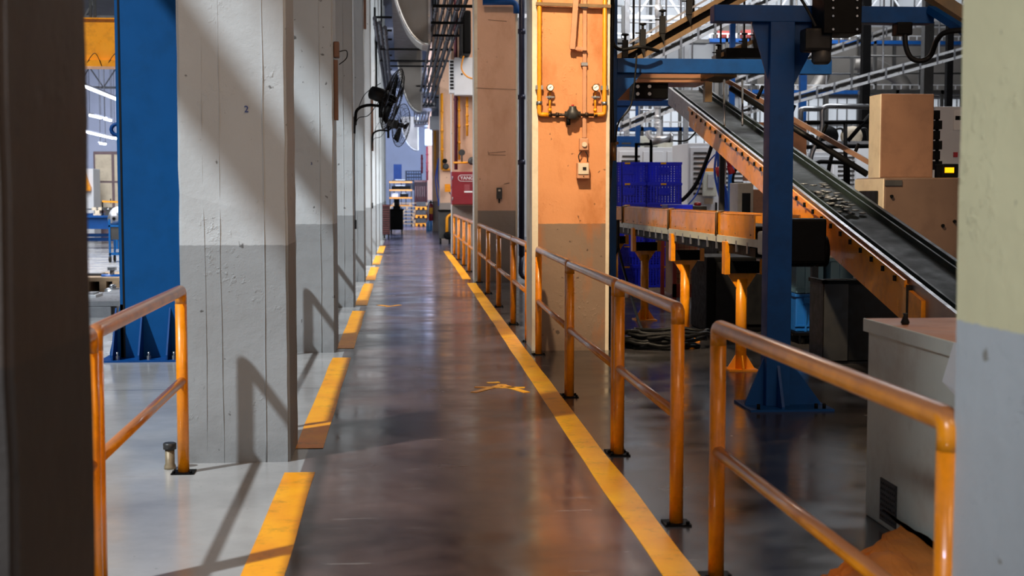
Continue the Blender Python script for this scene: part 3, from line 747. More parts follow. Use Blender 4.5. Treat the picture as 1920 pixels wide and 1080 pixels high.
for y, px0, px1, py, l in ((24, 812, 900, 8, 'topmost black hanger bar beside the pale tan pillar'), (27, 808, 870, 40, 'second black hanger bar below the top one'), (30, 808, 862, 64, 'third black hanger bar under the pipe bundle'),
                  (34, 712, 850, 90, 'long black bar crossing under the large curved duct'), (38, 712, 842, 112, 'second long black bar crossing the aisle'), (42, 714, 835, 122, 'third long black bar, nearest above the fan cage'),
                  (46, 780, 835, 160, 'black hanger bar above the white switch box'), (50, 785, 848, 181, 'lowest black hanger bar left of the switch box')):
    trapeze(y, P(px0, py, y).x, P(px1, py, y).x, P(px0, py, y).z, l)
for k, (y, py) in enumerate(((32, 30), (36, 55), (40, 72), (44, 102), (48, 128), (53, 140))):
    z = P(715, py, y).z; b = MB().box(-.62, P(735, py, y).x, y, y + .05, z - .05, z).box(-.62, -.57, y, y + .05, z - .3, z + .2)
    tag(b.build('wall_bracket', BLKM), '%s small black bracket on the tops of the left columns' % ['nearest', 'second', 'third', 'fourth', 'fifth', 'farthest'][k], 'bracket', 'left pipe brackets')
# cable trays in the middle distance
for k, (y, px, py, wd, hg, l) in enumerate(((52, 800, 200, 34, 22, 'upper grey valve cluster hanging left of the far boxes'), (58, 790, 232, 26, 34, 'lower grey cable rack in the haze'))):
    a = P(px - wd/2, py, y); e = P(px + wd/2, py, y); z = a.z
    t = thing('cable_rack', l, 'cable rack', ((a.x+e.x)/2, y, z), 'far cable racks')
    MB().box(a.x, e.x, y, y + 2, z - .05, z).box(a.x, e.x, y, y + 2, z + .5, z + .55).build('tray', STEEL, t)
    for j in range(5): MB().cyl((a.x + (j+.5)*(e.x-a.x)/5, y, z + .12), (a.x + (j+.5)*(e.x-a.x)/5, y + 2, z + .12), .05, 8).build('pipe', ALU, t)
    b = MB()
    for x in (a.x, e.x): b.box(x-.02, x+.02, y, y+.04, z, 9)
    b.build('hanger', DARK, t)

# ------------------------------------------------------------------ boxes on the far right pillars
y = 33.6
a, e = P(843, 178, y), P(900, 108, y)
t = thing('switch_box', 'white electrical switch box with louvred side high beside the pale tan pillar', 'electrical box', (a.x, y, a.z))
MB().box(a.x + .12, e.x, y, y + .46, a.z, e.z, .01).build('body', CABW, t)
MB().box(a.x, a.x + .14, y + .02, y + .4, a.z + .05, e.z - .05, .01).build('side_unit', CABW, t)
b = MB()
for k in range(9): zz = a.z + .14 + k * .08; b.box(a.x + .01, a.x + .10, y + .005, y + .02, zz, zz + .05)
b.build('louvre', BLACK, t); MB().cyl((a.x + .3, y - .012, (a.z+e.z)/2 + .05), (a.x + .3, y, (a.z+e.z)/2 + .05), .025, 10).build('lock', BLACK, t)
y = 33.3
a, e = P(847, 384, y), P(905, 322, y)
t = thing('fire_cabinet', 'dark red fire hose cabinet with white YANGIN lettering on the far tan pillar', 'fire cabinet', (a.x, y, a.z))
MB().box(a.x, e.x, y + .02, y + .78, a.z, e.z, .01).build('body', RED, t)
d = MB().box(a.x + .015, e.x - .015, y, y + .02, a.z + .015, e.z - .015, .004).build('door', RED, t)
tp = P(880, 334, y - .003); text('door_lettering', 'YANGIN', .115, (tp.x, tp.y, tp.z), RFACE, PAPER, d, .002)
b = MB(); cx, cz, hw, hh = tp.x, tp.z, .27, .075
pts = [(cx - hw + .05*(1 - math.cos(k*math.pi/8)) if False else cx + s*(hw - hh) + hh*math.cos(a0 + k*math.pi/8), y - .003, cz + hh*math.sin(a0 + k*math.pi/8)) for s, a0 in ((1, -math.pi/2), (-1, math.pi/2)) for k in range(9)]
b.tube(pts, .006, 4, closed=True); b.build('lettering_border', PAPER, d)
pp = P(876, 348, y); b = MB()
for k in range(7): b.box(pp.x - .07, pp.x + .06, y - .003, y, pp.z - .05 - k*.03 + .06, pp.z - .04 - k*.03 + .06)
b.build('instruction_print', M('faded_print', 'b06a70', .5), d)
q = P(878, 359.5, y); MB().box(q.x - .1, q.x + .1, y - .004, y, q.z - .018, q.z + .018).build('white_sticker', PAPER, d)
q = P(849, 335, y)
for zz in (a.z + .15, e.z - .15): MB().cyl((a.x + .02, y - .01, zz - .04), (a.x + .02, y - .01, zz + .04), .012, 8).build('hinge', STEEL, t)
# pipes on pillar three
y = 33.9
def vpipe(px, py0, py1, Y, r, m, label, cat='pipe', name='wall_pipe', group=None, extra=None):
    a, e = P(px, py1, Y), P(px, py0, Y); z1 = max(e.z, a.z) if py0 > 0 else 8.9
    b = MB(); b.cyl((a.x, Y, a.z), (a.x, Y, z1), r, 12)
    for k in range(1, 4): zz = a.z + (z1 - a.z) * k / 4; b.cyl((a.x, Y, zz), (a.x, Y, zz + .06), r * 1.35, 12)
    if extra: extra(b, a)
    return tag(b.build(name, m), label, cat, group)
vpipe(855, 0, 318, 33.95, .045, M('maroon_pipe', '5a2030', .4), 'maroon vertical pipe entering the top of the red fire cabinet')
vpipe(861, 178, 300, 33.97, .03, YELP, 'yellow vertical pipe right of the maroon pipe')
vpipe(876, 182, 255, 33.97, .03, YELP, 'thin yellow pipe near the pale tan pillar edge')
t = thing('gas_valve', 'grey valve on a yellow branch pipe above the red fire cabinet', 'valve', P(880, 303, 33.9))
a = P(850, 305, 33.9); e = P(895, 305, 33.9); MB().cyl(a, e, .025, 8).build('branch_pipe', YELP, t)
q = P(885, 302, 33.85); MB().lathe([(.05, -.1), (.1, -.06), (.1, .06), (.05, .1)], q, 'y', 16).build('valve_body', DARK, t)
q = P(866, 286, 33.9); MB().lathe([(.08, -.03), (.08, .03)], q, 'y', 16).cyl(q, (q.x, q.y, a.z), .02, 8).build('gauge', DARK, t)
vpipe(829, 175, 318, 44.6, .045, YELP, 'yellow pipe down the far tan pillar', extra=lambda b, a: b.cyl((a.x, 44.6, a.z), (a.x + .4, 44.6, a.z), .04, 10))
t = thing('gas_valve', 'small dark valve at the foot of the far yellow pipe', 'valve', P(836, 312, 44.5))
q = P(836, 312, 44.5); MB().lathe([(.06, -.1), (.1, -.05), (.1, .05), (.06, .1)], q, 'y', 14).build('valve_body', DARK, t)
q = P(834, 302, 44.5); MB().lathe([(.08, -.02), (.08, .02)], q, 'y', 14).build('gauge', BLKM, t)
vpipe(816, 245, 330, 55, .045, YELP, 'thin far yellow pipe below the grey boxes')
vpipe(801, 275, 338, 64, .05, RED, 'thin far red pipe on the pale wall')
vpipe(791, 290, 325, 70, .05, RED, 'shorter red pipe farther left on the pale wall')
def wallbox(px0, px1, py0, py1, Y, m, label, dy=.4):
    a, e = P(px0, py1, Y), P(px1, py0, Y)
    t = thing('wall_box', label, 'electrical box', (a.x, Y, a.z), 'boxes on the far pillars')
    MB().box(a.x, e.x, Y, Y + dy, a.z, e.z, .01).build('body', m, t)
    MB().box(a.x + .05, e.x - .05, Y - .02, Y, a.z + .05, e.z - .05, .005).build('cover', m, t)
    MB().tube(smooth_path([(e.x - .05, Y - .02, a.z), (e.x + .06, Y - .03, a.z - .12), (e.x + .15, Y - .03, a.z + .06)]), .015, 5).build('cable', BLACK, t)
wallbox(809, 826, 178, 222, 54.6, M('blue_grey_box', '8a93a4', .5), 'tall blue-grey box on a far right pillar')
wallbox(806, 828, 218, 243, 53.8, CABW, 'white box below the tall blue-grey box')
wallbox(797, 812, 242, 272, 60, M('lilac_box', 'a8b4cc', .5), 'pale lilac box left of the far yellow pipe')
wallbox(834, 845, 345, 360, 44.2, YEL, 'small orange box on the far tan pillar beside the fire cabinet', .3)
# small switch on pillar two
a = P(936, 362, 23.3)
t = thing('hanging_switch', 'small dark hanging switch on the pale tan pillar', 'switch', (a.x, 23.3, a.z - .1))
MB().box(a.x - .045, a.x + .045, 23.25, 23.34, a.z - .1, a.z + .09, .01).build('body', DARK, t)
MB().cyl((a.x, 23.3, a.z - .1), (a.x, 23.3, a.z - .17), .012, 8).build('cable_stub', BLACK, t)
MB().box(a.x - .02, a.x + .02, 23.24, 23.25, a.z + .03, a.z + .06).build('label_plate', CREAM, t)
# dark pipe beside pillar two
y = 23.2; b = MB(); x = P(978, 200, y).x
b.cyl((x, y, .45), (x, y, 8.9), .05, 12)
for z in (2.0, 3.1, 4.2): b.cyl((x, y, z), (x, y, z + .08), .065, 12)
b.tube([(x, y, .45), (x - .02, y, .1), (x + .25, y, .02), (x + .6, y - .1, .02)], .04, 8, rad=.1)
tag(b.build('down_pipe', M('navy_pipe', '23263c', .4, .3)), 'navy vertical down pipe between the pale tan pillar and the gauge pillar', 'pipe')
a = P(972, 6, 23); b = MB().tube([(P(905, 4, 23)), (P(968, 4, 23)), (P(968, 25, 23))], .05, 8, rad=.1); tag(b.build('elbow_pipe', BLUED), 'blue elbow pipe at the top of the pale tan pillar', 'pipe')

# ------------------------------------------------------------------ gas station on the tan pillar
yp = 12.93
def pp(px, py, d=0): return P(px, py, yp - d)
t = thing('gas_pipe_manifold', 'yellow gas pipes with horizontal dark manifold on the orange-tan pillar', 'pipe', pp(1072, 215))
la, ra = pp(1011, 215), pp(1133, 215)
MB().tube([(la.x, yp, 6.5), (la.x, yp, la.z), (la.x + .1, yp, la.z)], .021, 12, rad=.03).build('riser', YELP, t)
MB().tube([(ra.x, yp, 6.5), (ra.x, yp, ra.z), (ra.x - .1, yp, ra.z)], .021, 12, rad=.03).build('riser', YELP, t)
b = MB(); b.cyl((la.x + .03, yp, la.z), (ra.x - .03, yp, la.z), .014, 10)
for px in (1031, 1045, 1100, 1117): c = pp(px, 215); b.cyl((c.x - .015, yp, la.z), (c.x + .015, yp, la.z), .022, 8)
b.build('cross_pipe', M('oily_steel', '3c2c20', .4, .5), t)
for x in (la.x, ra.x):
    MB().box(x - .035, x + .035, yp - .012, yp + .03, pp(1011, 168).z, pp(1011, 160).z).build('pipe_clamp', STEEL, t)
    MB().cyl((x, yp, pp(1011, 196).z), (x, yp, pp(1011, 190).z), .03, 8).build('union', STEEL, t)
for px, l in ((1031, 'left pressure gauge on the orange-tan pillar'), (1116, 'right pressure gauge on the orange-tan pillar')):
    c = pp(px, 165); bz = la.z
    g = thing('pressure_gauge', l, 'gauge', (c.x, yp, bz + .015), 'pressure gauges')
    MB().lathe([(.012, .0), (.034, .004), (.036, .03), (.03, .036)], (c.x, yp - .05, c.z), 'y', 20).build('case', M('brass', 'b08a40', .3, .8), g)
    MB().cyl((c.x, yp - .052, c.z), (c.x, yp - .049, c.z), .028, 18).build('dial', PAPER, g)
    MB().beam((c.x - .015, yp - .054, c.z - .006), (c.x + .012, yp - .054, c.z + .012), .002, .003).build('needle', BLACK, g)
    MB().cyl((c.x, yp, bz), (c.x, yp, c.z - .03), .010, 8).cyl((c.x, yp, bz + .03), (c.x, yp, bz + .06), .018, 8).build('stem', YELP, g)
    z = pp(px, 183).z; MB().lathe([(.008, -.02), (.022, -.012), (.022, .012), (.008, .02)], (c.x, yp, z), 'z', 12).box(c.x-.04, c.x+.04, yp-.03, yp-.02, z-.004, z+.01).build('tap', STEEL, g)
c = pp(1073, 215)
t = thing('gas_regulator', 'dark grey round gas regulator in the middle of the manifold', 'regulator', (c.x, yp, c.z - .08))
MB().lathe([(.03, -.05), (.055, -.04), (.06, 0), (.06, .02), (.035, .06), (.035, .075), (.02, .078)], (c.x, yp - .03, c.z), 'z', 20).build('bell', DARK, t)
MB().cyl((c.x - .075, yp - .03, c.z), (c.x + .075, yp - .03, c.z), .03, 12).build('flanged_body', DARK, t)
MB().cyl((c.x - .04, yp - .03, c.z - .03), (c.x - .04, yp - .03, c.z - .10), .02, 10).build('outlet', BLKM, t)
MB().cyl((c.x, yp - .03, c.z + .075), (c.x, yp - .03, c.z + .092), .012, 8).build('cap', RUBY, t)
# conduit with bracket bar, switch and junction box
t = thing('conduit_line', 'tan painted conduit running down the middle of the orange-tan pillar', 'conduit', pp(1096, 260))
c = pp(1096, 258); MB().box(c.x - .018, c.x + .018, yp + .01, yp + .035, c.z, 6.3).build('trunk', CABT, t)
for py in (12, 120): cc = pp(1096, py); MB().box(cc.x - .03, cc.x + .03, yp + .002, yp + .037, cc.z - .015, cc.z + .015).build('clip', STEEL, t)
t = thing('bracket_bar', 'tilted tan steel strap bar beside the conduit, high on the gauge pillar', 'bracket', pp(1082, 90))
MB().beam(pp(1073, 92, .03), pp(1084, -60, .03), .05, .03, (0, 1, 0)).build('bar', CABT, t)
MB().beam(pp(1070, 90, .01), pp(1100, 92, .01), .03, .025, (0, 1, 0)).build('foot', CABT, t)
c = pp(1095, 270)
t = thing('light_switch', 'round-centred wall switch above the junction box on the gauge pillar', 'switch', (c.x, yp, c.z - .06))
MB().box(c.x - .045, c.x + .04, yp - .02, yp + .035, c.z - .06, c.z + .055, .008).build('plate', CABT, t)
MB().cyl((c.x, yp - .035, c.z - .005), (c.x, yp - .02, c.z - .005), .024, 16).build('knob', CREAM, t)
c = pp(1093, 319)
t = thing('junction_box', 'square socket box with dark window below the switch on the gauge pillar', 'electrical box', (c.x, yp, c.z - .08))
MB().box(c.x - .06, c.x + .055, yp - .05, yp + .035, c.z - .08, c.z + .07, .006).build('body', CABT, t)
MB().box(c.x - .052, c.x + .047, yp - .06, yp - .05, c.z - .04, c.z + .062, .003).build('lid', CREAM, t)
MB().box(c.x - .01, c.x + .024, yp - .065, yp - .06, c.z + .0, c.z + .028).build('socket_window', BLACK, t)
b = MB(); b.tube(smooth_path([pp(1090, 284, .01), pp(1085, 292, .02), pp(1087, 304, .02)]), .005, 6); b.tube(smooth_path([pp(1098, 284, .01), pp(1102, 293, .02), pp(1101, 304, .02)]), .005, 6); b.build('cable', BLACK, t)
MB().cyl((c.x, yp - .055, c.z - .06), (c.x, yp - .05, c.z - .06), .006, 8).build('screw', BLACK, t)
# top bracket
b = MB().beam(pp(1005, 7, .01), pp(1145, 12, .01), .03, .03); tag(b.build('pipe_clamp_bar', BRONZE), 'dark clamp bar across the top of the gauge pillar', 'bracket')
# yellow conduit along pillar edge
# ------------------------------------------------------------------ blue portal frames
def gus(b, x0, z0, x1, z1, y): b.prism([(x0, z0), (x1, z0), (x0, z1)], 'y', y, y + .02)
# near T frame
Y = 9.32; xc0, xc1 = P(1441, 400, Y).x, P(1486, 400, Y).x
zt0, zt1 = P(1500, 41, Y).z, P(1500, 10, Y).z
t = thing('steel_support', 'dark blue steel T-shaped support standing right of the yellow conveyor', 'support', ((xc0+xc1)/2, Y + .08, 0), 'blue steel supports')
MB().box(xc0, xc1, Y, Y + .16, .015, zt0, .004).build('post', BLUED, t)
MB().box(P(1340, 20, Y).x, P(1752, 20, Y).x, Y, Y + .14, zt0, zt1, .004).build('top_beam', BLUED, t)
zg = P(1500, 148, Y).z
b = MB(); b.prism([(xc0, zt0), (P(1414, 40, Y).x, zt0), (xc0, zg)], 'y', Y + .06, Y + .08); b.build('gusset', BLUED, t)
b = MB(); b.prism([(xc1, zt0), (P(1553, 40, Y).x, zt0), (P(1518, 100, Y).x, P(1500, 110, Y).z), (xc1, zg - .06)], 'y', Y + .06, Y + .08); b.build('gusset', BLUED, t)
zb = P(1500, 672, Y).z
for s, x in ((-1, xc0), (1, xc1)):
    MB().prism([(x, .015), (x + s*.13 if s < 0 else x + .24, .015), (x + s*.13 if s < 0 else x + .24, .03), (x, zb)], 'y', Y + .07, Y + .09).build('foot_gusset', BLUED, t)
xm = (xc0 + xc1) / 2
MB().prism([(Y, .015), (Y - .14, .015), (Y - .14, .03), (Y, zb - .05)], 'x', xm - .01, xm + .01).build('foot_gusset', BLUED, t)
MB().prism([(Y+.16, .015), (Y + .30, .015), (Y + .30, .03), (Y+.16, zb - .05)], 'x', xm - .01, xm + .01).build('foot_gusset', BLUED, t)
MB().box(xc0 - .15, xc1 + .27, Y - .16, Y + .32, 0, .015).build('base_plate', BLUED, t)
b = MB()
for px in (1422, 1530, 1545): c = P(px, 775, Y - .12); b.cyl((c.x, Y - .12, .015), (c.x, Y - .12, .05), .012, 6)
b.build('anchor_bolt', BLKM, t)
MB().beam(P(1745, 18, Y), P(1815, 62, Y - .4), .06, .05).build('side_arm', BLUED, t)
# second frame
Y = 13.72; zt0, zt1 = P(1300, 137, Y).z, P(1300, 110, Y).z
t = thing('steel_support', 'blue steel portal frame whose post hides behind the gauge pillar', 'support', (2.08, Y, 0), 'blue steel supports')
x0 = 1.99; x1 = P(1157, 200, Y).x
MB().box(x0, x1, Y, Y + .16, .015, 4.4, .004).build('post', BLUED, t)
MB().box(x1, P(1560, 120, Y).x, Y, Y + .14, zt0, zt1, .004).build('cross_beam', BLUED, t)
MB().prism([(x1, zt0), (P(1206, 140, Y).x, zt0), (x1, P(1157, 190, Y).z)], 'y', Y + .06, Y + .08).build('gusset', BLUED, t)
MB().box(x0 - .02, x1 + .1, Y - .1, Y + .26, 0, .015).build('base_plate', BLUED, t)
# third frame
Y = 19.3; z0, z1 = P(1200, 198, Y).z, P(1200, 187, Y).z
t = thing('steel_support', 'farther blue steel frame seen under the conveyor gearbox', 'support', (3.0, Y, 0), 'blue steel supports')
x0, x1 = P(1146, 200, Y).x, P(1157, 200, Y).x
MB().box(x0, x1, Y, Y + .14, 0.0, z1 + .5).build('post', BLUED, t)
MB().box(x1, P(1268, 190, Y).x, Y, Y + .1, z0, z1).build('cross_beam', BLUED, t)
MB().prism([(x1, z0), (P(1182, 200, Y).x, z0), (x1, P(1157, 232, Y).z)], 'y', Y + .04, Y + .06).build('gusset', BLUED, t)
# hoses along the first blue post
Y = 13.6
b = MB(); b.tube(smooth_path([(P(1150, -40, Y)), P(1147, 60, Y), P(1160, 92, Y), P(1200, 88, Y - .1), P(1235, 96, Y)]), .018, 8)
tag(b.build('air_hose', BLACK), 'black hose curving from the blue post toward the upper rail', 'hose', 'hoses by the gauge pillar')
b = MB(); b.tube(smooth_path([P(1149, 0, Y-.05), P(1146, 150, Y-.05), P(1148, 260, Y-.05), P(1143, 330, Y-.05), P(1139, 420, Y-.1), P(1141, 560, Y-.15), G(1143, 655)]), .022, 8)
tag(b.build('air_hose', BLACK), 'thick black hose running down the edge of the gauge pillar', 'hose', 'hoses by the gauge pillar')
b = MB(); b.tube(smooth_path([P(1194, 100, Y-.05), P(1190, 150, Y-.05), P(1182, 200, Y-.05), P(1160, 230, Y-.05), P(1153, 270, Y-.05)]), .009, 6)
tag(b.build('air_hose', BLACK), 'thin black cable hanging past the blue gusset', 'hose', 'hoses by the gauge pillar')
c = P(1150, 290, Y - .06); b = MB().cyl((c.x, c.y, c.z - .06), (c.x, c.y, c.z + .12), .03, 10).cyl((c.x, c.y, c.z + .1), (c.x+.05, c.y, c.z + .12), .015, 8)
tag(b.build('pipe_valve', BRONZE), 'brown valve on the blue post just right of the gauge pillar', 'valve')

# ------------------------------------------------------------------ flat yellow conveyor
XA, XB = 2.76, 3.12; ZT = 1.335
t = thing('flat_conveyor', 'level orange-panelled conveyor on yellow legs beside the gauge pillar', 'conveyor', (2.9, 14.5, 0))
secs = [(10.55, 11.78), (11.80, 13.95), (13.98, 16.9), (16.93, 19.2)]
for k, (a, e) in enumerate(secs):
    MB().box(XA, XA + .012, a, e, ZT - .19, ZT, .003).box(XA, XA + .06, a, e, ZT - .006, ZT + .004).build('side_panel', YEL, t)
MB().box(XB, XB + .012, 10.55, 19.2, ZT - .19, ZT).build('far_side_panel', YEL, t)
for a in (11.79, 13.965, 16.915): MB().tube([(XA - .012, a, ZT - .2), (XA - .012, a, ZT + .01), (XA + .05, a, ZT + .012)], .012, 6, rad=.02).build('joint_strap', BRONZE, t)
MB().box(XA + .015, XB, 10.6, 19.2, ZT - .1, ZT - .09).build('belt', BELT, t)
MB().box(XA - .01, XA + .03, 10.4, 19.2, ZT - .25, ZT - .19).box(XB - .02, XB + .02, 10.4, 19.2, ZT - .25, ZT - .19).build('side_frame', CABG, t)
for k in range(24):
    y = 10.7 + k * .36; MB().box(XA - .012, XA + .005, y, y + .04, ZT - .31, ZT - .22).build('bracket_tab', STEEL, t)
MB().box(XA, XB, 10.5, 19.2, ZT - .33, ZT - .26).build('return_tray', BLKM, t)
b = MB()
for k in range(18): c = 10.65 + k * .5; b.cyl((XA - .006, c, ZT - .16), (XA + .004, c, ZT - .16), .006, 6)
b.build('rivet', BRONZE, t)
for k, ly in enumerate((11.42, 13.75, 16.08, 18.4)):
    LXc = 2.885
    g = MB(); g.cyl((LXc, ly, .012), (LXc, ly, .78), .048, 16)
    L_ = g.build('leg', YEL, t)
    MB().prism([(LXc - .13, .83), (LXc + .13, .83), (LXc + .045, .70), (LXc - .045, .70)], 'y', ly - .012, ly + .012).build('flare_plate', YEL, L_)
    MB().box(LXc - .15, LXc + .16, ly - .05, ly + .05, .83, .93).build('cross_beam', BLKM, L_)
    for sx in (LXc - .16, LXc + .14):
        MB().box(sx, sx + .045, ly - .06, ly + .06, .82, 1.1 if sx < LXc else .95, .003).build('strap', YEL, L_)
    b = MB()
    for a in range(4):
        dx, dy = ((1, 0), (-1, 0), (0, 1), (0, -1))[a]
        if dx: b.prism([(LXc + dx*.04, .012), (LXc + dx*.12, .012), (LXc + dx*.04, .14)], 'y', ly - .006, ly + .006)
        else: b.prism([(ly + dy*.04, .012), (ly + dy*.12, .012), (ly + dy*.04, .14)], 'x', LXc - .006, LXc + .006)
    b.box(LXc - .13, LXc + .13, ly - .13, ly + .13, 0, .012); b.build('foot', YEL, L_)
# end gearbox and motor of flat conveyor
t2 = thing('gear_motor', 'black finned electric motor behind the blue T-shaped support', 'motor', (3.2, 10.4, 1.0))
a = P(1480, 475, 10.3); 
MB().box(XA - .02, XA + .16, 10.2, 10.38, ZT - .30, ZT - .12, .02).build('gearbox', CABG, t2)
MB().box(XA + .17, XB + .1, 10.15, 10.38, ZT - .36, ZT - .02, .02).build('drive_box', BLKM, t2)
b = MB(); ax = (a.x, 10.32, 1.06)
b.cyl(ax, (a.x + .26, 10.32, 1.06), .10, 24)
for k in range(16): tt = k * math.pi / 8; b.beam((a.x, 10.32 + .11*math.cos(tt), 1.06 + .11*math.sin(tt)), (a.x + .2, 10.32 + .11*math.cos(tt), 1.06 + .11*math.sin(tt)), .006, .02, (0, math.cos(tt), math.sin(tt)))
b.build('motor_body', BLACK, t2); MB().cyl((a.x + .22, 10.32, 1.06), (a.x + .29, 10.32, 1.06), .12, 20).build('fan_cowl', BLKM, t2)
MB().box(XB + .1, a.x, 10.24, 10.4, 1.0, 1.12).build('shaft_housing', BLKM, t2)
MB().box(a.x + .05, a.x + .17, 10.25, 10.4, 1.16, 1.23, .01).build('terminal_box', BLKM, t2)
# upright hose holder in front of conveyor (dark wand with cable)
t = thing('air_gun', 'black air gun on a hanging hose in front of the yellow conveyor', 'air gun', P(1158, 450, 16))
MB().tube(smooth_path([P(1157, 412, 16), P(1157, 440, 16), P(1156, 465, 16), P(1146, 482, 16), P(1135, 475, 16)]), .03, 8).build('handle', BLACK, t)
MB().tube(smooth_path([P(1157, 455, 16), P(1163, 480, 16), P(1172, 515, 15.8), P(1185, 560, 15.4), P(1200, 610, 14.6), P(1218, 642, 13.8)]), .016, 6).build('hose', BLACK, t)
b = MB(); b.tube([P(1166, 300, 16.2), P(1166, 413, 16.2), P(1138, 414, 16.2)], .005, 5, rad=.02)
tag(b.build('hanging_wire', BLACK), 'thin black wire bent square in front of the blue crates', 'wire')

# ------------------------------------------------------------------ inclined conveyor
XI, XJ = 3.45, 3.92; SL = .2277
def zi(y): return .94 + SL * (y - 9.16)
t = thing('inclined_conveyor', 'inclined belt conveyor with orange side panel rising away beyond the blue T support', 'conveyor', (3.6, 12, 0))
YA, YB = 7.2, 17.6
b = MB(); b.prism([(9.05, zi(9.05) - .03), (16.2, zi(16.2) - .03), (16.2, zi(16.2) - .23), (9.05, zi(9.05) - .30)], 'x', XI - .02, XI)
b.build('side_panel', YEL, t)
b = MB(); b.prism([(9.05, zi(9.05) - .0), (16.2, zi(16.2)), (16.2, zi(16.2) - .05), (9.05, zi(9.05) - .05)], 'x', XI - .035, XI - .015); b.build('panel_rim', YEL, t)
for k in range(29): y = 9.2 + k * .24; MB().box(XI - .047, XI - .035, y, y + .04, zi(y) - .05, zi(y) - .012).build('rim_screw', BLKM, t)
MB().prism([(8.75, zi(8.75) - .05), (8.98, zi(8.98) - .05), (8.98, zi(8.98) - .28), (8.85, zi(8.75) - .28), (8.75, zi(8.75) - .2)], 'x', XI - .03, XI).build('end_bracket', YEL, t)
MB().box(XI - .025, XI - .005, 8.99, 9.04, zi(9) - .3, zi(9) - .02).build('joint_gap', BLACK, t)
b = MB(); b.prism([(YA, zi(YA) - .2), (YB, zi(YB) - .2), (YB, zi(YB) + .02), (YA, zi(YA) + .02)], 'x', XI, XI + .03); b.build('near_frame', STEEL, t)
b = MB(); b.prism([(YA, zi(YA) - .2), (YB, zi(YB) - .2), (YB, zi(YB) + .05), (YA, zi(YA) + .05)], 'x', XJ - .03, XJ); b.build('far_frame', BELTB, t)
b = MB(); b.prism([(YA, zi(YA) - .03), (YB, zi(YB) - .03), (YB, zi(YB) - .015), (YA, zi(YA) - .015)], 'x', XI + .03, XJ - .03); b.build('belt', BELT, t)
for x in (XI + .06, XJ - .07): MB().prism([(YA, zi(YA) - .015), (YB, zi(YB) - .015), (YB, zi(YB) + .03), (YA, zi(YA) + .03)], 'x', x, x + .015).build('guide_strip', BELTB, t)
for ly in (8.9, 12.6, 16.4):
    MB().box(XJ - .06, XJ, ly, ly + .06, 0, zi(ly) - .2).build('leg', DARK, t)
MB().tube([(XI - .01, 8.75, zi(8.75) - .28), (XI - .01, 8.45, zi(8.75) - .42), (XI + .2, 8.3, 0)], .014, 8).build('brace', YELP, t)
# black debris on belt
b = MB(); yb = P(1545, 345, 11.4)
for k in range(46):
    yy = 10.9 + random.random() * 1.1; xx = XI + .12 + random.random() * .2; r = .02 + random.random() * .022
    b.lathe([(r*.5, 0), (r, .004), (r, .012), (r*.55, .016)], (xx, yy, zi(yy) - .012 + random.random()*.045), 'z', 8)
o = b.build('washer_pile', M('oily_metal_parts', '74787c', .35, .5, .3, 20)); tag(o, 'loose heap of small dark metal parts riding on the inclined belt', 'metal parts', kind='stuff')
# head section at the top : gearbox and beige frame
t = thing('conveyor_head', 'tan horizontal conveyor bed meeting the inclined belt under the blue beam', 'conveyor', P(1280, 150, 15.2))
a, e = P(1195, 154, 15.2), P(1330, 139, 15.2)
MB().box(a.x, e.x, 15.2, 15.9, a.z, e.z, .005).build('bed', CABT, t)
MB().box(a.x, e.x, 15.18, 15.2, a.z + .04, a.z + .05).build('edge_line', BRONZE, t)
a, e = P(1188, 186, 15.4), P(1250, 156, 15.4)
MB().box(a.x, e.x, 15.3, 15.7, a.z, e.z, .01).build('control_box', BLKM, t)
b = MB()
for px in (1196, 1218): 
    for py in (162, 176): c = P(px, py, 15.29); b.cyl((c.x, 15.29, c.z), (c.x, 15.3, c.z), .02, 10)
b.build('button', STEEL, t)
a, e = P(1160, 187, 16), P(1188, 158, 16); MB().box(a.x, e.x, 16, 16.1, a.z, e.z).build('tan_cover', CABT, t)
MB().beam(P(1330, 148, 15.3), P(1360, 137, 15.0), .3, .08).build('bed_end', BRONZE, t)
MB().box(*(lambda q: (q.x - .04, q.x + .04, 14.9, 15.0, q.z - .2, q.z + .02))(P(1325, 158, 15))).build('bracket', BRONZE, t)
# brown profile rails (incline up to the right), with black clamps
def clamp(c, s=1.0):
    b = MB(); x, y, z = c
    b.box(x - .035*s, x + .035*s, y - .03, y + .03, z - .12*s, z + .10*s); b.prism([(x - .035*s, z - .12*s), (x + .035*s, z - .12*s), (x + .02*s, z - .26*s)], 'y', y - .02, y + .02)
    b.cyl((x, y, z + .1*s), (x, y, z + .15*s), .018*s, 8); b.lathe([(.02*s, 0), (.05*s, .01*s), (.05*s, .025*s), (.02*s, .035*s)], (x, y, z + .15*s), 'z', 10); b.cyl((x - .1*s, y - .02, z + .05*s), (x, y - .02, z + .05*s), .01*s, 6)
    return b
Yc = 14.2
t = thing('profile_conveyor', 'brown metal profile track climbing to the right above the main blue beam', 'conveyor', P(1260, 60, Yc))
p, q = P(1150, 112, Yc), P(1400, -28, Yc)
MB().beam(p, q, .3, .05).build('upper_track', BRONZE, t)
dn = Vector((0, 0, -.13)); MB().beam(p + dn, q + dn, .3, .05).build('lower_track', BRONZE, t)
MB().beam(p + Vector((0, .05, -.065)), q + Vector((0, .05, -.065)), .16, .09).build('chain', BLKM, t)
for f_ in (.15, .6): c_ = p + (q - p) * f_; MB().cyl(c_, (c_.x, c_.y, 8.98), .012, 6).build('drop_rod', DARK, t)
MB().beam(p + Vector((0, -.14, .08)), q + Vector((0, -.14, .08)), .02, .02).build('guide_rail', STEEL, t)
for px, py in ((1172, 90), (1205, 70), (1242, 45), (1292, 10)): clamp(P(px, py, Yc - .18), .8).build('clamp', BLACK, t)
t = thing('profile_conveyor', 'shorter dark profile track with black clamps left of the T support', 'conveyor', P(1400, 90, 17))
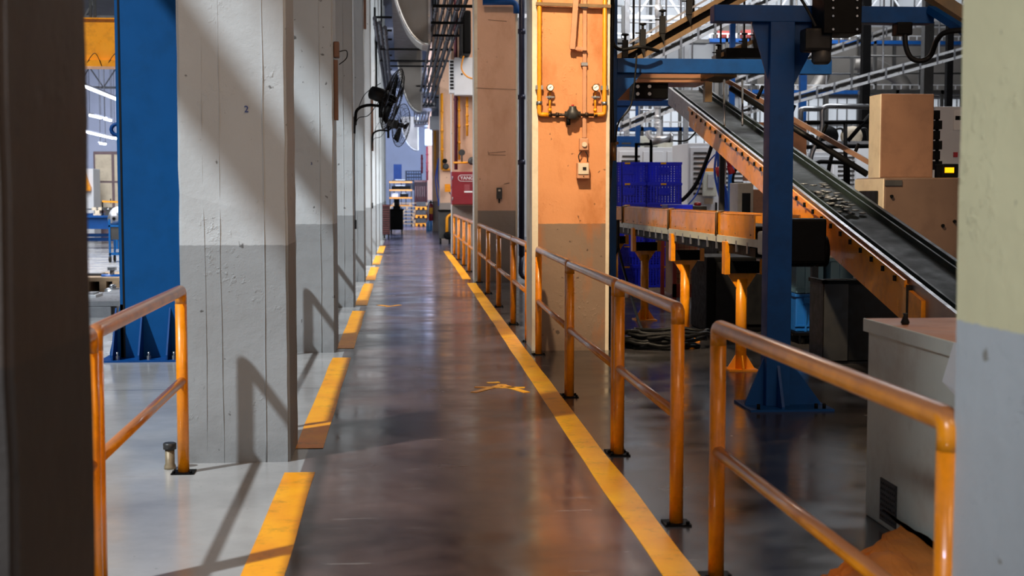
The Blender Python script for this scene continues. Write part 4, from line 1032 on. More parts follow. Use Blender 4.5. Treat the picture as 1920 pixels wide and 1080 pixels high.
p, q = P(1340, 108, 17), P(1450, 62, 17)
MB().beam(p, q, .3, .05).build('upper_track', BRONZE, t); MB().beam(p + dn, q + dn, .3, .05).build('lower_track', DARK, t)
for f_ in (.1, .5): c_ = p + (q - p) * f_; MB().cyl(c_, (c_.x, c_.y, 8.98), .012, 6).build('drop_rod', DARK, t)
for px, py in ((1347, 105), (1396, 84), (1417, 72)): clamp(P(px, py, 16.8), .8).build('clamp', BLACK, t)
MB().box(*(lambda q: (q.x - .6, q.x + .3, 16.7, 17.2, q.z - .12, q.z))(P(1440, 95, 17))).build('dark_block', BLKM, t)
# parts hanging at the T support
t = thing('drive_unit', 'black drive unit and motor hanging on top of the blue T support', 'motor', P(1570, 60, 9.25))
a, e = P(1545, 62, 9.0), P(1617, -20, 9.0); MB().box(a.x, e.x, 9.0, 9.28, a.z, e.z, .005).build('drive_plate', BLKM, t)
for px in (1562, 1607):
    for py in (0, 15, 30, 55): c = P(px, py, 8.99); MB().cyl((c.x, 8.985, c.z), (c.x, 9.0, c.z), .008, 8).build('bolt', STEEL, t)
a, e = P(1510, 95, 9.05), P(1562, 52, 9.05); MB().box(a.x, e.x, 9.05, 9.2, a.z, e.z, .02).build('gearbox', BLACK, t)
c = P(1540, 95, 9.12); MB().lathe([(.05, -.09), (.065, -.07), (.065, 0), (.055, .01)], (c.x, 9.12, c.z), 'z', 18).build('motor_can', DARK, t)
MB().tube(smooth_path([P(1500, -5, 9), P(1515, 20, 9), P(1530, 50, 9)]), .01, 6).build('cable', BLACK, t)
t = thing('cable_loop', 'thick black cable loop hanging from the right end of the T support', 'cable', P(1720, 110, 9.1))
MB().tube(smooth_path([P(1697, 50, 9.2), P(1698, 85, 9.2), P(1708, 108, 9.2), P(1727, 114, 9.2), P(1745, 104, 9.2), P(1757, 75, 9.1), P(1775, 60, 9.0), P(1815, 56, 8.9)]), .018, 10).build('cable', BLACK, t)
a, e = P(1683, 65, 9.18), P(1712, 41, 9.18); MB().box(a.x, e.x, 9.18, 9.3, a.z, e.z, .01).build('cable_gland', BLKM, t)
t = MB().beam(P(1730, -20, 9.6), P(1830, 45, 9.6), .12, .08).build('brown_rail', BRONZE); tag(t, 'brown rail end crossing the top right corner above the T support', 'rail')
# railing of incline: thin copper handrail with black rod
t = thing('guard_rail', 'copper coloured bar and black rod sloping down beyond the inclined conveyor', 'rail', P(1500, 240, 14.5))
MB().beam(P(1360, 150, 15.5), P(1630, 305, 14.5), .05, .05).build('copper_bar', M('copper_bar', '9a7660', .35, .5), t)
MB().cyl(P(1370, 165, 15.3), P(1626, 327, 14.4), .035, 10).build('black_rod', BLACK, t)
for k in range(4): p = P(1420 + k*60, 185 + k*36, 15); MB().cyl(p, p + Vector((.06, 0, .14)), .02, 6).build('spacer', BLKM, t)
for px in (1358, 1392):
    b = MB().cyl(P(px, 150, 14.6), P(px, 235, 14.2), .012, 6); tag(b.build('hanger_rod', STEEL), ('left' if px < 1380 else 'right') + ' thin steel hanger rod above the inclined belt', 'rod')

# ------------------------------------------------------------------ cable coil on floor
b = MB(); random.seed(3)
cx, cy = G(1245, 655).x, G(1245, 655).y
for k in range(9):
    a0 = random.random() * 6; ex = .26 + random.random() * .16; ey = .14 + random.random() * .12; ox = (random.random()-.5) * .14
    b.tube([(cx + ox + ex*math.cos(j*math.pi/12 + a0)*(1 + .1*math.sin(3*j + k)), cy + .12 + ey*math.sin(j*math.pi/12 + a0)*(1 + .1*math.cos(2*j + k)), .02 + .018*k + .012*math.sin(j*1.3 + k)) for j in range(24)], .018, 8, closed=True)
b.tube(smooth_path([(cx - .2, cy + .1, .05), (cx - .42, cy + .3, .02), (2.08, cy + .2, .02), (2.06, 13.45, .06), (2.03, 13.5, .3)]), .018, 8)
tag(b.build('cable_coil', BLACK), 'messy coil of thick black cable on the floor behind the right handrail', 'cable')

# ------------------------------------------------------------------ blue crates
def crate_proto():
    t = thing('plastic_crate', 'x', 'crate', (0, 0, 0), 'blue plastic crates in the stack beyond the conveyor')
    w_, d, h = .50, .40, .315
    b = MB(); n = 9
    for (sx) in (0, w_ - .012):
        for k in range(n + 1): y = k * d / n; b.box(sx, sx + .012, max(0, y - .012), min(d, y + .012), .02, h)
        for z in (.02, .09, .16, .23): b.box(sx + .001, sx + .011, 0, d, z, z + .018)
    for sy in (0, d - .012):
        for k in range(12): x = k * w_ / 11; b.box(max(0, x - .012), min(w_, x + .012), sy, sy + .012, .02, h)
        for z in (.02, .055, .09, .125, .16, .195, .23, .262): b.box(0, w_, sy + .001, sy + .011, z, z + .014)
    b.build('lattice_wall', CRATE, t)
    b = MB(); b.box(-.008, w_ + .008, -.008, .014, h - .035, h).box(-.008, w_ + .008, d - .014, d + .008, h - .035, h).box(-.008, .014, 0, d, h - .035, h).box(w_ - .014, w_ + .008, 0, d, h - .035, h); b.build('rim', CRATE, t)
    b = MB(); b.box(w_/2 - .09, w_/2 + .09, -.012, .0, .14, .24); b.build('handle_panel', CRATE, t)
    MB().box(0, w_, 0, d, 0, .02).build('bottom', CRATE, t)
    MB().box(w_/2 - .06, w_/2 + .02, -.014, -.009, h - .03, h - .005).build('label_strip', TAG_Y, t)
    return t
cp = crate_proto(); X0 = P(1147, 350, 19.7).x; first = True
lv = ['bottom', 'second', 'third', 'fourth', 'fifth', 'top']
for s, side in ((0, 'left'), (1, 'right')):
    for k in range(6):
        loc = (X0 + s * .53, 19.7 + (.02 if k % 2 else 0), .14 + k * .302)
        l = 'blue plastic crate, %s of the %s stack beyond the yellow conveyor' % (lv[k] + ' level' if k not in (0, 5) else lv[k], side)
        if first: cp.location = loc; cp['label'] = l; first = False
        else: dup(cp, loc, l)
def pallet(x0, y0, z, w_, d, m, label, group=None, name='pallet'):
    t = thing(name, label, 'pallet', (x0 + w_/2, y0 + d/2, z), group)
    for k in range(3): x = x0 + k * (w_ - .1) / 2; MB().box(x, x + .1, y0, y0 + d, z, z + .1).build('bearer', m, t)
    b = MB(); n = 7
    for k in range(n): y = y0 + k * (d - .1) / (n - 1); b.box(x0, x0 + w_, y, y + .1, z + .1, z + .135)
    b.build('deck', m, t); return t
pallet(X0 - .1, 19.65, 0, 1.3, .9, WOOD, 'wooden pallet under the blue crate stack')
for px, l in ((1255, 'small blue crate lid lying on the conveyor beside the crate stack'),):
    a, e = P(1262, 394, 16.3), P(1322, 386, 16.3); t = MB().box(a.x - .1, a.x + .2, 16.1, 16.5, ZT - .089, ZT + .04, .005).build('blue_tray', CRATE); tag(t, l, 'tray')
# red mesh cages under/behind conveyor
def cage(x0, x1, y0, label):
    t = thing('mesh_cage', label, 'cage', ((x0+x1)/2, y0, 0), 'red mesh cages'); d = .9; h = 1.15
    b = MB()
    for x in (x0, x1 - .05):
        for y in (y0, y0 + d - .05): b.box(x, x + .05, y, y + .05, 0, h)
    b.box(x0, x1, y0, y0 + .05, h - .05, h).box(x0, x1, y0, y0 + .04, .12, .30); b.build('frame', REDM, t)
    b = MB(); n = int((x1 - x0) / .07)
    for k in range(1, n): x = x0 + k * (x1-x0) / n; b.cyl((x, y0 + .02, .3), (x, y0 + .02, h - .05), .004, 4)
    for k in range(1, 12): z = .3 + k * .07; b.cyl((x0, y0 + .02, z), (x1, y0 + .02, z), .004, 4)
    b.build('wire_mesh', REDM, t)
    MB().box(x0 + .06, x1 - .06, y0 + .06, y0 + d - .06, .14, h - .12).build('cardboard_liner', M('beige_liner', 'a58468', .7, 0, .1), t)
cage(P(1262, 500, 18.0).x, P(1345, 500, 18.0).x, 18.0, 'red framed wire cage with beige liner right of the middle conveyor leg')
cage(P(1178, 500, 24.5).x, P(1262, 500, 24.5).x, 24.5, 'wire cage with beige liner left of the middle conveyor leg, farther back')
# dark cabinets beyond leg 1
t = thing('steel_cabinet', 'dark grey narrow steel cabinet behind the nearest yellow conveyor leg', 'cabinet', (P(1352, 600, 15.5).x, 15.5, 0))
a, e = P(1343, 600, 15.5).x, P(1440, 600, 15.5).x
MB().box(a, e, 15.5, 16.3, 0, .87, .01).build('body', BLKM, t); MB().box(a + .02, a + .13, 15.47, 15.5, .04, .84).build('door', DARK, t)
# light blue totes
def tote(x0, x1, y0, y1, z0, z1, m, label):
    t = thing('storage_tote', label, 'tote', ((x0+x1)/2, (y0+y1)/2, z0), 'plastic totes under the inclined conveyor'); 
    MB().box(x0 + .01, x1 - .01, y0 + .01, y1 - .01, z0, z1, .012).build('body', m, t)
    MB().box(x0 - .006, x1 + .006, y0 - .006, y1 + .006, z1 - .03, z1, .004).build('rim', m, t)
    b = MB(); 
    for x in (x0 + .1, x1 - .12): b.box(x, x + .02, y0 - .006, y0 + .01, z0, z1 - .03)
    b.box(x0, x1, y0 - .004, y0 + .01, z0 + .05, z0 + .065); b.build('rib', m, t)
    xm = (x0+x1)/2; MB().box(xm - .07, xm + .07, y0 - .012, y0, z1 - .10, z1 - .035, .004).build('handle', m, t)
x0 = P(1492, 500, 13.4).x; xm_ = P(1540, 500, 13.4).x; x1 = P(1622, 500, 13.4).x
tote(x0, x0 + .3, 13.4, 13.9, .12, .5, TOTE2, 'blue tote at the bottom beside the blue T support')
tote(x0, x0 + .3, 13.4, 13.9, .505, .88, TOTE, 'grey-blue tote stacked on the blue tote')
tote(x0 + .32, x0 + .8, 13.3, 13.9, .52, .86, TOTE, 'wide grey-blue tote right of the stacked totes, behind the black bin')
tote(x0 + .32, x0 + .8, 13.3, 13.9, .12, .51, TOTE2, 'wide blue tote mostly hidden behind the black bin')
t = thing('dolly', 'low black dolly under the plastic totes', 'dolly', (x0 + .4, 13.6, 0))
MB().box(x0 - .02, x0 + .82, 13.28, 13.92, .09, .118).build('deck', BLKM, t)
for sx in (x0 + .06, x0 + .74):
    for sy in (13.36, 13.84): MB().cyl((sx - .02, sy, .045), (sx + .02, sy, .045), .045, 14).build('castor', BLACK, t)
c = P(1572, 468, 13.5); t = thing('cable_reel', 'pale box with a black speaker-like reel on the wide tote', 'box', (c.x, 13.5, .86))
MB().box(c.x - .28, c.x + .1, 13.35, 13.75, .862, 1.02, .01).build('box', CABG, t); MB().lathe([(.03, -.02), (.075, -.015), (.075, .015), (.03, .02)], (c.x + .02, 13.34, .95), 'y', 20).build('reel', BLACK, t)
# black bin
x0, x1 = P(1540, 600, 11.8).x, P(1712, 600, 11.8).x
t = thing('waste_bin', 'large black open bin under the inclined conveyor', 'bin', ((x0+x1)/2, 11.8, 0))
b = MB(); ti = .02
b.box(x0, x1, 11.75, 11.77, .02, .73).box(x0, x0 + ti, 11.75, 12.15, .02, .73).box(x1 - ti, x1, 11.75, 12.15, .02, .73).box(x0, x1, 12.13, 12.15, .02, .73).box(x0, x1, 11.75, 12.15, 0, .03)
b.build('shell', BLACK, t)
MB().box(x0 + .005, x0 + .22, 11.735, 11.75, .03, .72).build('grey_side_sheet', DARK, t)
b = MB().box(x0 - .01, x1 + .01, 11.73, 11.77, .71, .745).box(x0 - .01, x0 + .03, 11.73, 12.17, .71, .745).box(x1 - .03, x1 + .01, 11.73, 12.17, .71, .745); b.build('rim', BLKM, t)
MB().box(x0 + .05, x1 - .05, 11.8, 12.12, .03, .55).build('scrap_fill', BLKM, t)
# dark machine base filling behind
t = thing('shaded_machine', 'dark machine base filling the shade behind the black bin', 'machine', (4.3, 14.3, 0))
MB().box(3.3, 6.5, 14.6, 15.4, 0, .82, .02).build('base', BLKM, t); 
for k in range(4): MB().box(3.4 + k*.78, 4.1 + k*.78, 14.57, 14.6, .08, .76, .004).build('access_panel', BLACK, t)
a, e = P(1478, 445, 13.9), P(1518, 422, 13.9)
t = thing('switch_console', 'small orange control panel behind the black motor', 'control panel', (a.x, 13.9, a.z))
MB().box(a.x, e.x, 14.55, 14.7, .82, e.z, .005).build('body', YEL, t); MB().box(e.x - .12, e.x - .07, 14.54, 14.55, e.z - .1, e.z - .04).build('white_label', PAPER, t)

# ------------------------------------------------------------------ tan machine on the right
Y = 12.2
t = thing('press_machine', 'tan sheet-metal machine with tall upper box beyond the inclined belt', 'machine', (4.4, Y, 0))
a, e = P(1656, 480, Y), P(1800, 333, Y); dl = .80
MB().box(a.x, e.x + .3, Y, Y + dl, 0, e.z, .015).build('lower_housing', CABT3, t)
MB().box(a.x - .012, a.x + .004, Y + .01, Y + dl - .01, .1, e.z - .01, .004).build('cream_side_panel', CREAM, t)
MB().box(a.x - .03, a.x - .012, Y + .12, Y + .62, e.z - .62, e.z - .12, .01).build('opening', BLACK, t)
a2, e2 = P(1650, 333, Y + .2), P(1752, 176, Y + .2)
MB().box(a2.x, e2.x, Y + .2, Y + .50, e.z, e2.z, .01).build('upper_box', CABT2, t)
MB().box(a2.x - .01, a2.x + .004, Y + .205, Y + .495, e.z + .002, e2.z - .005).build('pale_side_panel', CREAM, t)
b = MB()
for px, py in ((1672, 368), (1768, 423), (1790, 415)): c = P(px, py, Y - .01); b.cyl((c.x, Y - .02, c.z), (c.x, Y, c.z), .015, 10)
b.build('bolt', BLKM, t)
c = P(1675, 342, Y); MB().box(c.x - .08, c.x + .08, Y - .01, Y, c.z - .03, c.z + .02).build('name_plate', DARK, t)
b = MB()
for k in range(6): c = P(1757, 215 + k * 19, Y + .3); b.box(c.x - .02, c.x + .03 + .02*(k % 2), Y + .3, Y + .45, c.z - .04, c.z + .04)
b.cyl(P(1757, 215, Y + .35), P(1757, 332, Y + .35), .018, 8); b.build('cable_bundle', BLKM, t)
a, e = P(1767, 331, Y + .1), P(1798, 307, Y + .1)
t = thing('display_box', 'small dark box with lit amber display on the tan machine', 'display', (a.x, Y + .1, a.z))
MB().box(a.x, e.x, Y + .1, Y + .3, P(1780, 333, Y).z + .001, e.z, .01).build('case', BLKM, t)
a, e = P(1772, 324, Y + .09), P(1789, 314, Y + .09); MB().box(a.x, e.x, Y + .09, Y + .1, a.z, e.z).build('screen', SCREEN, t)
a, e = P(1750, 350, 16), P(1830, 200, 16)
t = thing('control_cabinet', 'white control cabinet behind the tan machine at the right', 'cabinet', (a.x, 16, 0))
MB().box(a.x, e.x + .5, 16, 16.8, 0, e.z, .01).build('body', CABW, t)
q = P(1797, 222, 15.99); d = MB().box(q.x - .06, q.x + .05, 15.985, 16, q.z - .14, q.z + .1).build('notice_sheet', PAPER, t)
b = MB(); b.box(q.x - .04, q.x + .03, 15.98, 15.985, q.z - .02, q.z + .03); b.build('notice_symbol', BLKM, d)
q = P(1794, 290, 15.99); MB().box(q.x - .04, q.x + .01, 15.985, 16, q.z - .03, q.z + .03).build('red_sticker', RUBY, t)
# tan plate behind blue T support
a, e = P(1412, 300, 16.5), P(1441, 226, 16.5); t = MB().box(a.x, e.x + .6, 16.9, 17.0, a.z - .25, e.z).box(a.x + .5, a.x + .56, 16.92, 16.98, 0, a.z - .25).box(e.x + .5, e.x + .56, 16.92, 16.98, 0, a.z - .25).build('guard_sheet', CABT); tag(t, 'tan guard sheet just left of the blue T support above the incline', 'guard sheet')

# ------------------------------------------------------------------ foreground grey cabinet
Xc = 2.16; Yf = 6.17; zc = .925
t = thing('floor_cabinet', 'grey-green metal floor cabinet behind the nearest right handrail', 'cabinet', (2.6, 5, 0))
MB().box(Xc, Xc + .95, 3.9, Yf, 0, zc - .035, .012).build('body', CABG, t)
MB().box(Xc - .02, Xc + .97, 3.88, Yf + .0, zc - .03, zc, .008).build('lid', CABT, t)
MB().box(Xc - .025, Xc - .012, 3.88, Yf, zc - .06, zc, .004).build('lid_edge', CABG, t)
b = MB(); yv = 5.86
for k in range(8): b.box(Xc - .006, Xc + .002, yv - .10, yv + .10, .03 + k*.025, .045 + k*.025)
for k in range(9): b.box(Xc - .005, Xc + .002, yv - .10 + k*.024, yv - .09 + k*.024, .03, .22)
b.build('vent_grille', DARK, t)
c = P(1713, 606, 5.75); MB().lathe([(.015, 0), (.02, .01), (.008, .04), (.012, .05)], (c.x, 5.85, zc), 'z', 12).build('lid_knob', BLACK, t)
b = MB(); n = 5
pts = [(x, y - .24, z) for x, y, z in [(Xc - .03, 5.35, zc + .002), (Xc - .034, 5.1, zc + .002), (Xc - .05, 5.08, zc - .10), (Xc - .06, 5.12, zc - .19), (Xc - .05, 5.26, zc - .2), (Xc - .045, 5.42, zc - .16)]]
b.poly(pts + [(x + .006, y, z) for x, y, z in pts], [(0, 1, 2, 3, 4, 5), (11, 10, 9, 8, 7, 6)] + [(i, (i+1) % 6, 6 + (i+1) % 6, 6 + i) for i in range(6)])
tag(b.build('paper_sheet', PAPER), 'white sheet of paper hanging over the edge of the grey floor cabinet', 'paper')
# torn cardboard on the floor
random.seed(11)
b = MB(); nx_, ny_ = 26, 22; grid = []
for i in range(nx_ + 1):
    row = []
    for j in range(ny_ + 1):
        u, v = i / nx_, j / ny_
        x = 1.70 + .75 * u - .12 * v + .03 * noise.noise(Vector((v * 9, 1, 0)))
        y = 4.2 + 1.65 * v + .08 * noise.noise(Vector((u * 9, 2, 0)))
        lim = .5 + .5 * u
        if v > lim: y = 4.2 + 1.65 * lim + .06 * noise.noise(Vector((u * 16, 5, 0)))
        z = .02 + .05 * u + .05 * abs(noise.noise(Vector((u * 4, v * 5, 3)))) + .03 * v * u
        if x > Xc - .03: x = Xc - .03
        row.append((x, y, max(.008, z)))
    grid.append(row)
top = [[b.bm.verts.new(p) for p in r] for r in grid]; bot = [[b.bm.verts.new((p[0], p[1], p[2] - .006)) for p in r] for r in grid]
for i in range(nx_):
    for j in range(ny_):
        b.bm.faces.new((top[i][j], top[i+1][j], top[i+1][j+1], top[i][j+1])); b.bm.faces.new((bot[i][j], bot[i][j+1], bot[i+1][j+1], bot[i+1][j]))
for i in range(nx_):
    b.bm.faces.new((top[i][0], bot[i][0], bot[i+1][0], top[i+1][0])); b.bm.faces.new((top[i][ny_], top[i+1][ny_], bot[i+1][ny_], bot[i][ny_]))
for j in range(ny_):
    b.bm.faces.new((top[0][j], top[0][j+1], bot[0][j+1], bot[0][j])); b.bm.faces.new((top[nx_][j], bot[nx_][j], bot[nx_][j+1], top[nx_][j+1]))
tag(b.build('cardboard_sheet', CARD), 'crumpled orange-brown cardboard with torn edge on the floor before the grey cabinet', 'cardboard')

# ------------------------------------------------------------------ machine hall background
def machine(px0, px1, py0, Y, m, label, dy=1.0, nd=2, grp='pale machines in the hall', zbot=0, vents=True):
    a = P(px0, py0, Y); e = P(px1, py0, Y); zt = a.z
    t = thing('machine_enclosure', label, 'machine', ((a.x+e.x)/2, Y, zbot), grp)
    MB().box(a.x, e.x, Y, Y + dy, zbot, zt, .01).build('housing', m, t); w_ = e.x - a.x
    for k in range(nd):
        x0 = a.x + .04 + k * w_ / nd; x1 = a.x + (k+1) * w_ / nd - .04
        d = MB().box(x0, x1, Y - .02, Y, max(.12, zbot + .05), zt - .08, .005).build('door', m, t)
        MB().box(x1 - .06, x1 - .03, Y - .05, Y - .02, zbot + (zt-zbot)*.5, zbot + (zt-zbot)*.5 + .15).build('handle', BLKM, d)
    if vents:
        b = MB()
        for k in range(9): b.box(a.x + .1, a.x + .1 + min(.35, w_*.4), Y - .03, Y - .019, zt - .2 - k*.09, zt - .16 - k*.09)
        b.build('vent_slots', DARK, t)
    return t
machine(1290, 1352, 268, 24, CABW, 'tall white enclosure with louvres behind the blue cable stand', 1.4, 1)
machine(1157, 1292, 276, 26.5, CABW, 'wide pale machine behind the blue crates', 1.2, 3)
machine(1352, 1440, 300, 27, CABW, 'white machine behind the cable pole, partly under the incline', 1.2, 2)
machine(1158, 1200, 255, 33, BLUED, 'small blue cabinet high behind the crates, next to a grey one', .6, 1, zbot=2.0)
machine(1200, 1262, 255, 33.2, CABG, 'grey cabinet beside the small blue one', .6, 2, zbot=2.0)
machine(1490, 1560, 285, 24, CABW, 'white machine under the tubular frame, left part', 1.2, 1)
machine(1562, 1640, 270, 27, CABW, 'white machine under the tubular frame, right part', 1.2, 2)
machine(1640, 1700, 230, 34, CABG, 'grey machine behind the tall tan box', 1.2, 1)
MB_ = P(1157, 330, 33); tag(MB().box(P(1150, 300, 33).x, P(1290, 300, 33).x, 32.8, 34.2, 1.9, 2.0).box(P(1150, 300, 33).x, P(1160, 300, 33).x, 32.9, 33.0, 0, 1.9).box(P(1280, 300, 33).x, P(1290, 300, 33).x, 32.9, 33.0, 0, 1.9).box(P(1150, 300, 33).x, P(1160, 300, 33).x, 34.0, 34.1, 0, 1.9).box(P(1280, 300, 33).x, P(1290, 300, 33).x, 34.0, 34.1, 0, 1.9).build('platform', STEEL), 'steel platform under the small cabinets behind the crates', 'platform')
# control panel with glass gauge + label on white enclosure
a, e = P(1318, 368, 23.9), P(1342, 322, 23.9); t = thing('wall_controller', 'pale control unit with orange strip on the tall white enclosure', 'control panel', (a.x, 23.9, a.z))
MB().box(a.x, e.x, 23.8, 23.97, a.z, e.z, .01).build('body', CABG, t); MB().box(a.x - .03, e.x + .02, 23.82, 23.97, e.z, e.z + .06).build('orange_strip', YEL, t)
MB().box(a.x + .06, e.x - .06, 23.78, 23.8, a.z + .15, e.z - .05).build('glass_front', ALU, t)
a = P(1322, 372, 23.9); MB().box(a.x, a.x + .15, 23.93, 23.97, a.z - .1, a.z).build('name_plate', CREAM, t)
# cream fixture with opening
Y = 19.6; a, e = P(1383, 402, Y), P(1413, 343, Y)
t = thing('machine_fixture', 'cream cast fixture with dark slot beyond the conveyor end', 'machine', (a.x, Y, 0))
MB().box(a.x, e.x, Y, Y + .5, 0, e.z, .01).build('body', CREAM, t); o0, o1 = P(1391, 402, Y), P(1407, 362, Y); MB().box(o0.x, o1.x, Y - .01, Y, o0.z, o1.z).build('slot', BLACK, t)
MB().box(e.x, e.x + .5, Y + .05, Y + .5, 0, P(1413, 355, Y).z, .01).build('side_body', CABT, t)
# black portal frames on the crates machine
Y = 25.6
for (p0, p1, zt_, l) in ((1191, 1222, 268, 'left black square portal frame behind the crates'), (1219, 1257, 262, 'right black portal frame behind the crates, slightly higher')):
    a, e = P(p0, zt_, Y), P(p1, zt_, Y)
    b = MB().box(a.x, a.x + .05, Y, Y + .05, 0, a.z).box(a.x, e.x, Y, Y + .05, a.z - .05, a.z).box(e.x - .05, e.x, Y, Y + .05, a.z - .05, a.z)
    b.box(a.x, a.x+.05, Y, Y+.05, 0, a.z); tag(b.build('portal_frame', BLKM), l, 'frame', 'black portal frames')
# corrugated hose
b = MB(); pts = smooth_path([Vector((P(1233, 195, 29).x, 29, 8.9)), P(1233, 195, 29), P(1235, 225, 29), P(1237, 250, 29), P(1230, 262, 29), P(1218, 255, 29), P(1216, 245, 29)], 10)
b.tube(pts, .06, 8)
for p, q in zip(pts[::1], pts[1::1]): b.cyl(p, p + (q - p) * .4, .075, 8)
tag(b.build('corrugated_hose', ALU), 'white corrugated suction hose hanging behind the blue crates', 'hose')
c1, c2 = P(1222, 266, 25.6), P(1256, 258, 25.6); b = MB().cyl(c1, c2, .07, 12).cyl(c2, c2 + Vector((.05, 0, 0)), .09, 12); tag(b.build('air_cylinder', STEEL), 'steel air cylinder lying on the black portal frames', 'cylinder')
# cable pole with blue bundle and red plugs
Y = 20.5; a = P(1356, 400, Y)
t = thing('service_pole', 'grey service pole with blue cables and red plugs beyond the conveyor', 'pole', (a.x, Y, 0))
MB().box(a.x - .04, a.x + .04, Y, Y + .08, 0, P(1356, 268, Y).z).build('pole', STEEL, t)
b = MB(); 
for k, (d0, d1) in enumerate(((0, 0), (5, 8), (-6, -3), (2, 12))): b.tube(smooth_path([P(1348 + d0*.4, 275, Y - .05), P(1346 + d0, 320, Y - .06), P(1350 + d1, 360, Y - .05), P(1360 + d1*.3, 398, Y - .05)]), .018, 6)
b.build('cable_bundle', BLUEC, t)
for px, py in ((1347, 322), (1367, 303), (1369, 318)): c = P(px, py, Y - .1); MB().cyl((c.x - .02, Y - .1, c.z + .07), (c.x + .03, Y - .1, c.z - .06), .04, 10, .055).build('plug', RUBY, t)
c = P(1359, 295, Y - .05); MB().box(c.x - .06, c.x + .06, Y - .08, Y, c.z - .03, c.z + .03).build('pole_bracket', BLKM, t)
for k, (pts, m, r, l) in enumerate((([(1338, 262), (1325, 300), (1305, 345), (1283, 372), (1270, 378)], BLKM, .03, 'thick dark cable sweeping down to the blue crates'), ([(1346, 285), (1325, 310), (1308, 360), (1290, 384)], BLUEC, .012, 'thin blue cable sweeping down to the conveyor'),
                        ([(1392, 300), (1375, 330), (1376, 370), (1371, 396)], BLKM, .02, 'dark looping cable right of the service pole'), ([(1314, 235), (1290, 262), (1262, 264)], BLKM, .014, 'thin cable drooping above the black portal frames'))):
    tag(MB().tube(smooth_path([P(x, y, 20.8) for x, y in pts]), r, 6).build('loose_cable', m), l, 'cable', 'loose cables beyond the conveyor')
c = P(1281, 385, 18.2); t = thing('stop_button', 'dark red stop button on a small base above the conveyor', 'button', (c.x, 19.5, 1.3))
MB().box(c.x - .1, c.x + .1, 17.2, 17.4, ZT - .09, c.z, .01).build('base', DARK, t); MB().lathe([(.03, 0), (.05, .01), (.05, .04), (.03, .05)], (c.x, 17.3, c.z), 'z', 14).build('button', RED, t)
# far white inclined conveyors
def incline(p, q, Y, label, th=.16, m=ALU):
    a, e = P(p[0], p[1], Y), P(q[0], q[1], Y); t = thing('track_conveyor', label, 'conveyor', (a + e) / 2, 'white inclined tracks in the hall')
    MB().beam(a, e, .4, th * .35).build('lower_rail', m, t)
    up = Vector((0, 0, th)); MB().beam(a + up, e + up, .4, th * .3).build('upper_rail', m, t)
    MB().beam(a + up*.5 + Vector((0, .1, 0)), e + up*.5 + Vector((0, .1, 0)), .2, th * .4).build('chain', DARK, t)
    n = int((e - a).length / .35)
    for k in range(n): c = a + (e - a) * (k + .5) / n; MB().box(c.x - .02, c.x + .02, c.y - .21, c.y - .19, c.z - .02, c.z + th * 1.2).build('bracket', STEEL, t)
    b = MB()
    for k in (.2, .5, .8): c = a + (e - a) * k; b.cyl((c.x, c.y, c.z + th), (c.x, c.y, 9), .02, 6)
    b.build('drop_rod', STEEL, t)
incline((1165, 245), (1330, 178), 30, 'white inclined track low behind the blue crates')
incline((1225, 112), (1480, -12), 26, 'white inclined track behind the brown profile track')
incline((1380, 160), (1445, 135), 31, 'short white track between the hanger rods')
incline((1390, 215), (1480, 192), 33, 'short pale track right of the copper bar top')
incline((1478, 195), (1830, 98), 28, 'long white inclined track crossing behind the tall tan box')
incline((1508, 118), (1830, 12), 31, 'long white inclined track above, behind the black drive unit')
# horizontal steel galleries
def gallery(px0, px1, py, Y, label, m=STEEL, posts=5, rails=2, blue=False):
    a, e = P(px0, py, Y), P(px1, py, Y); z = a.z
    t = thing('gallery', label, 'gallery', ((a.x+e.x)/2, Y, z), 'steel galleries in the hall')
    MB().box(a.x, e.x, Y, Y + .5, z - .1, z, .0).build('deck_beam', BLUED if blue else DARK, t)
    b = MB()
    for k in range(int((e.x - a.x) / .25)): x = a.x + k * .25; b.box(x, x + .04, Y - .01, Y, z + .02, z + .12)
    b.box(a.x, e.x, Y, Y + .02, z + .12, z + .15); b.build('toothed_edge', ALU, t)
    for k in range(posts): x = a.x + (e.x - a.x) * (k + .5) / posts; MB().box(x - .04, x + .04, Y, Y + .08, 0 if k % 2 else z, z + .9 if not k % 2 else z).build('post', DARK, t)
    for r in range(rails): zz = z + .45 * (r + 1); MB().cyl((a.x, Y + .03, zz), (e.x, Y + .03, zz), .025, 6).build('rail', m, t)
gallery(1150, 1330, 72, 38, 'steel gallery high on the left behind the brown track')
gallery(1330, 1440, 72, 38.2, 'steel gallery section beside the T support with red units behind', blue=True)
gallery(1150, 1330, 238, 36, 'lower steel gallery behind the small blue cabinet', blue=True)
gallery(1390, 1620, 168, 37, 'steel gallery behind the long white track', blue=True)
gallery(1560, 1830, 75, 39, 'steel gallery high at the right behind the cable loop', blue=True)
gallery(1620, 1830, 168, 36, 'steel gallery right of the tall tan box', m=DARK)
for (a_, b_, py0, py1, Y, l) in ((1392, 1420, 56, 71, 38.3, 'upper red unit standing on the gallery left of the T support'), (1345, 1375, 58, 71, 38.3, 'lower red unit on the hall structure left of the T support')):
    a, e = P(a_, py1, Y), P(b_, py0, Y); t = thing('red_unit', l, 'machine', (a.x, Y, a.z), 'red units on the galleries'); MB().box(a.x, e.x, Y, Y + .5, a.z, e.z, .01).build('body', REDM, t); MB().box(a.x + .05, e.x - .05, Y - .02, Y, a.z + .03, e.z - .03).build('cover', REDM, t)
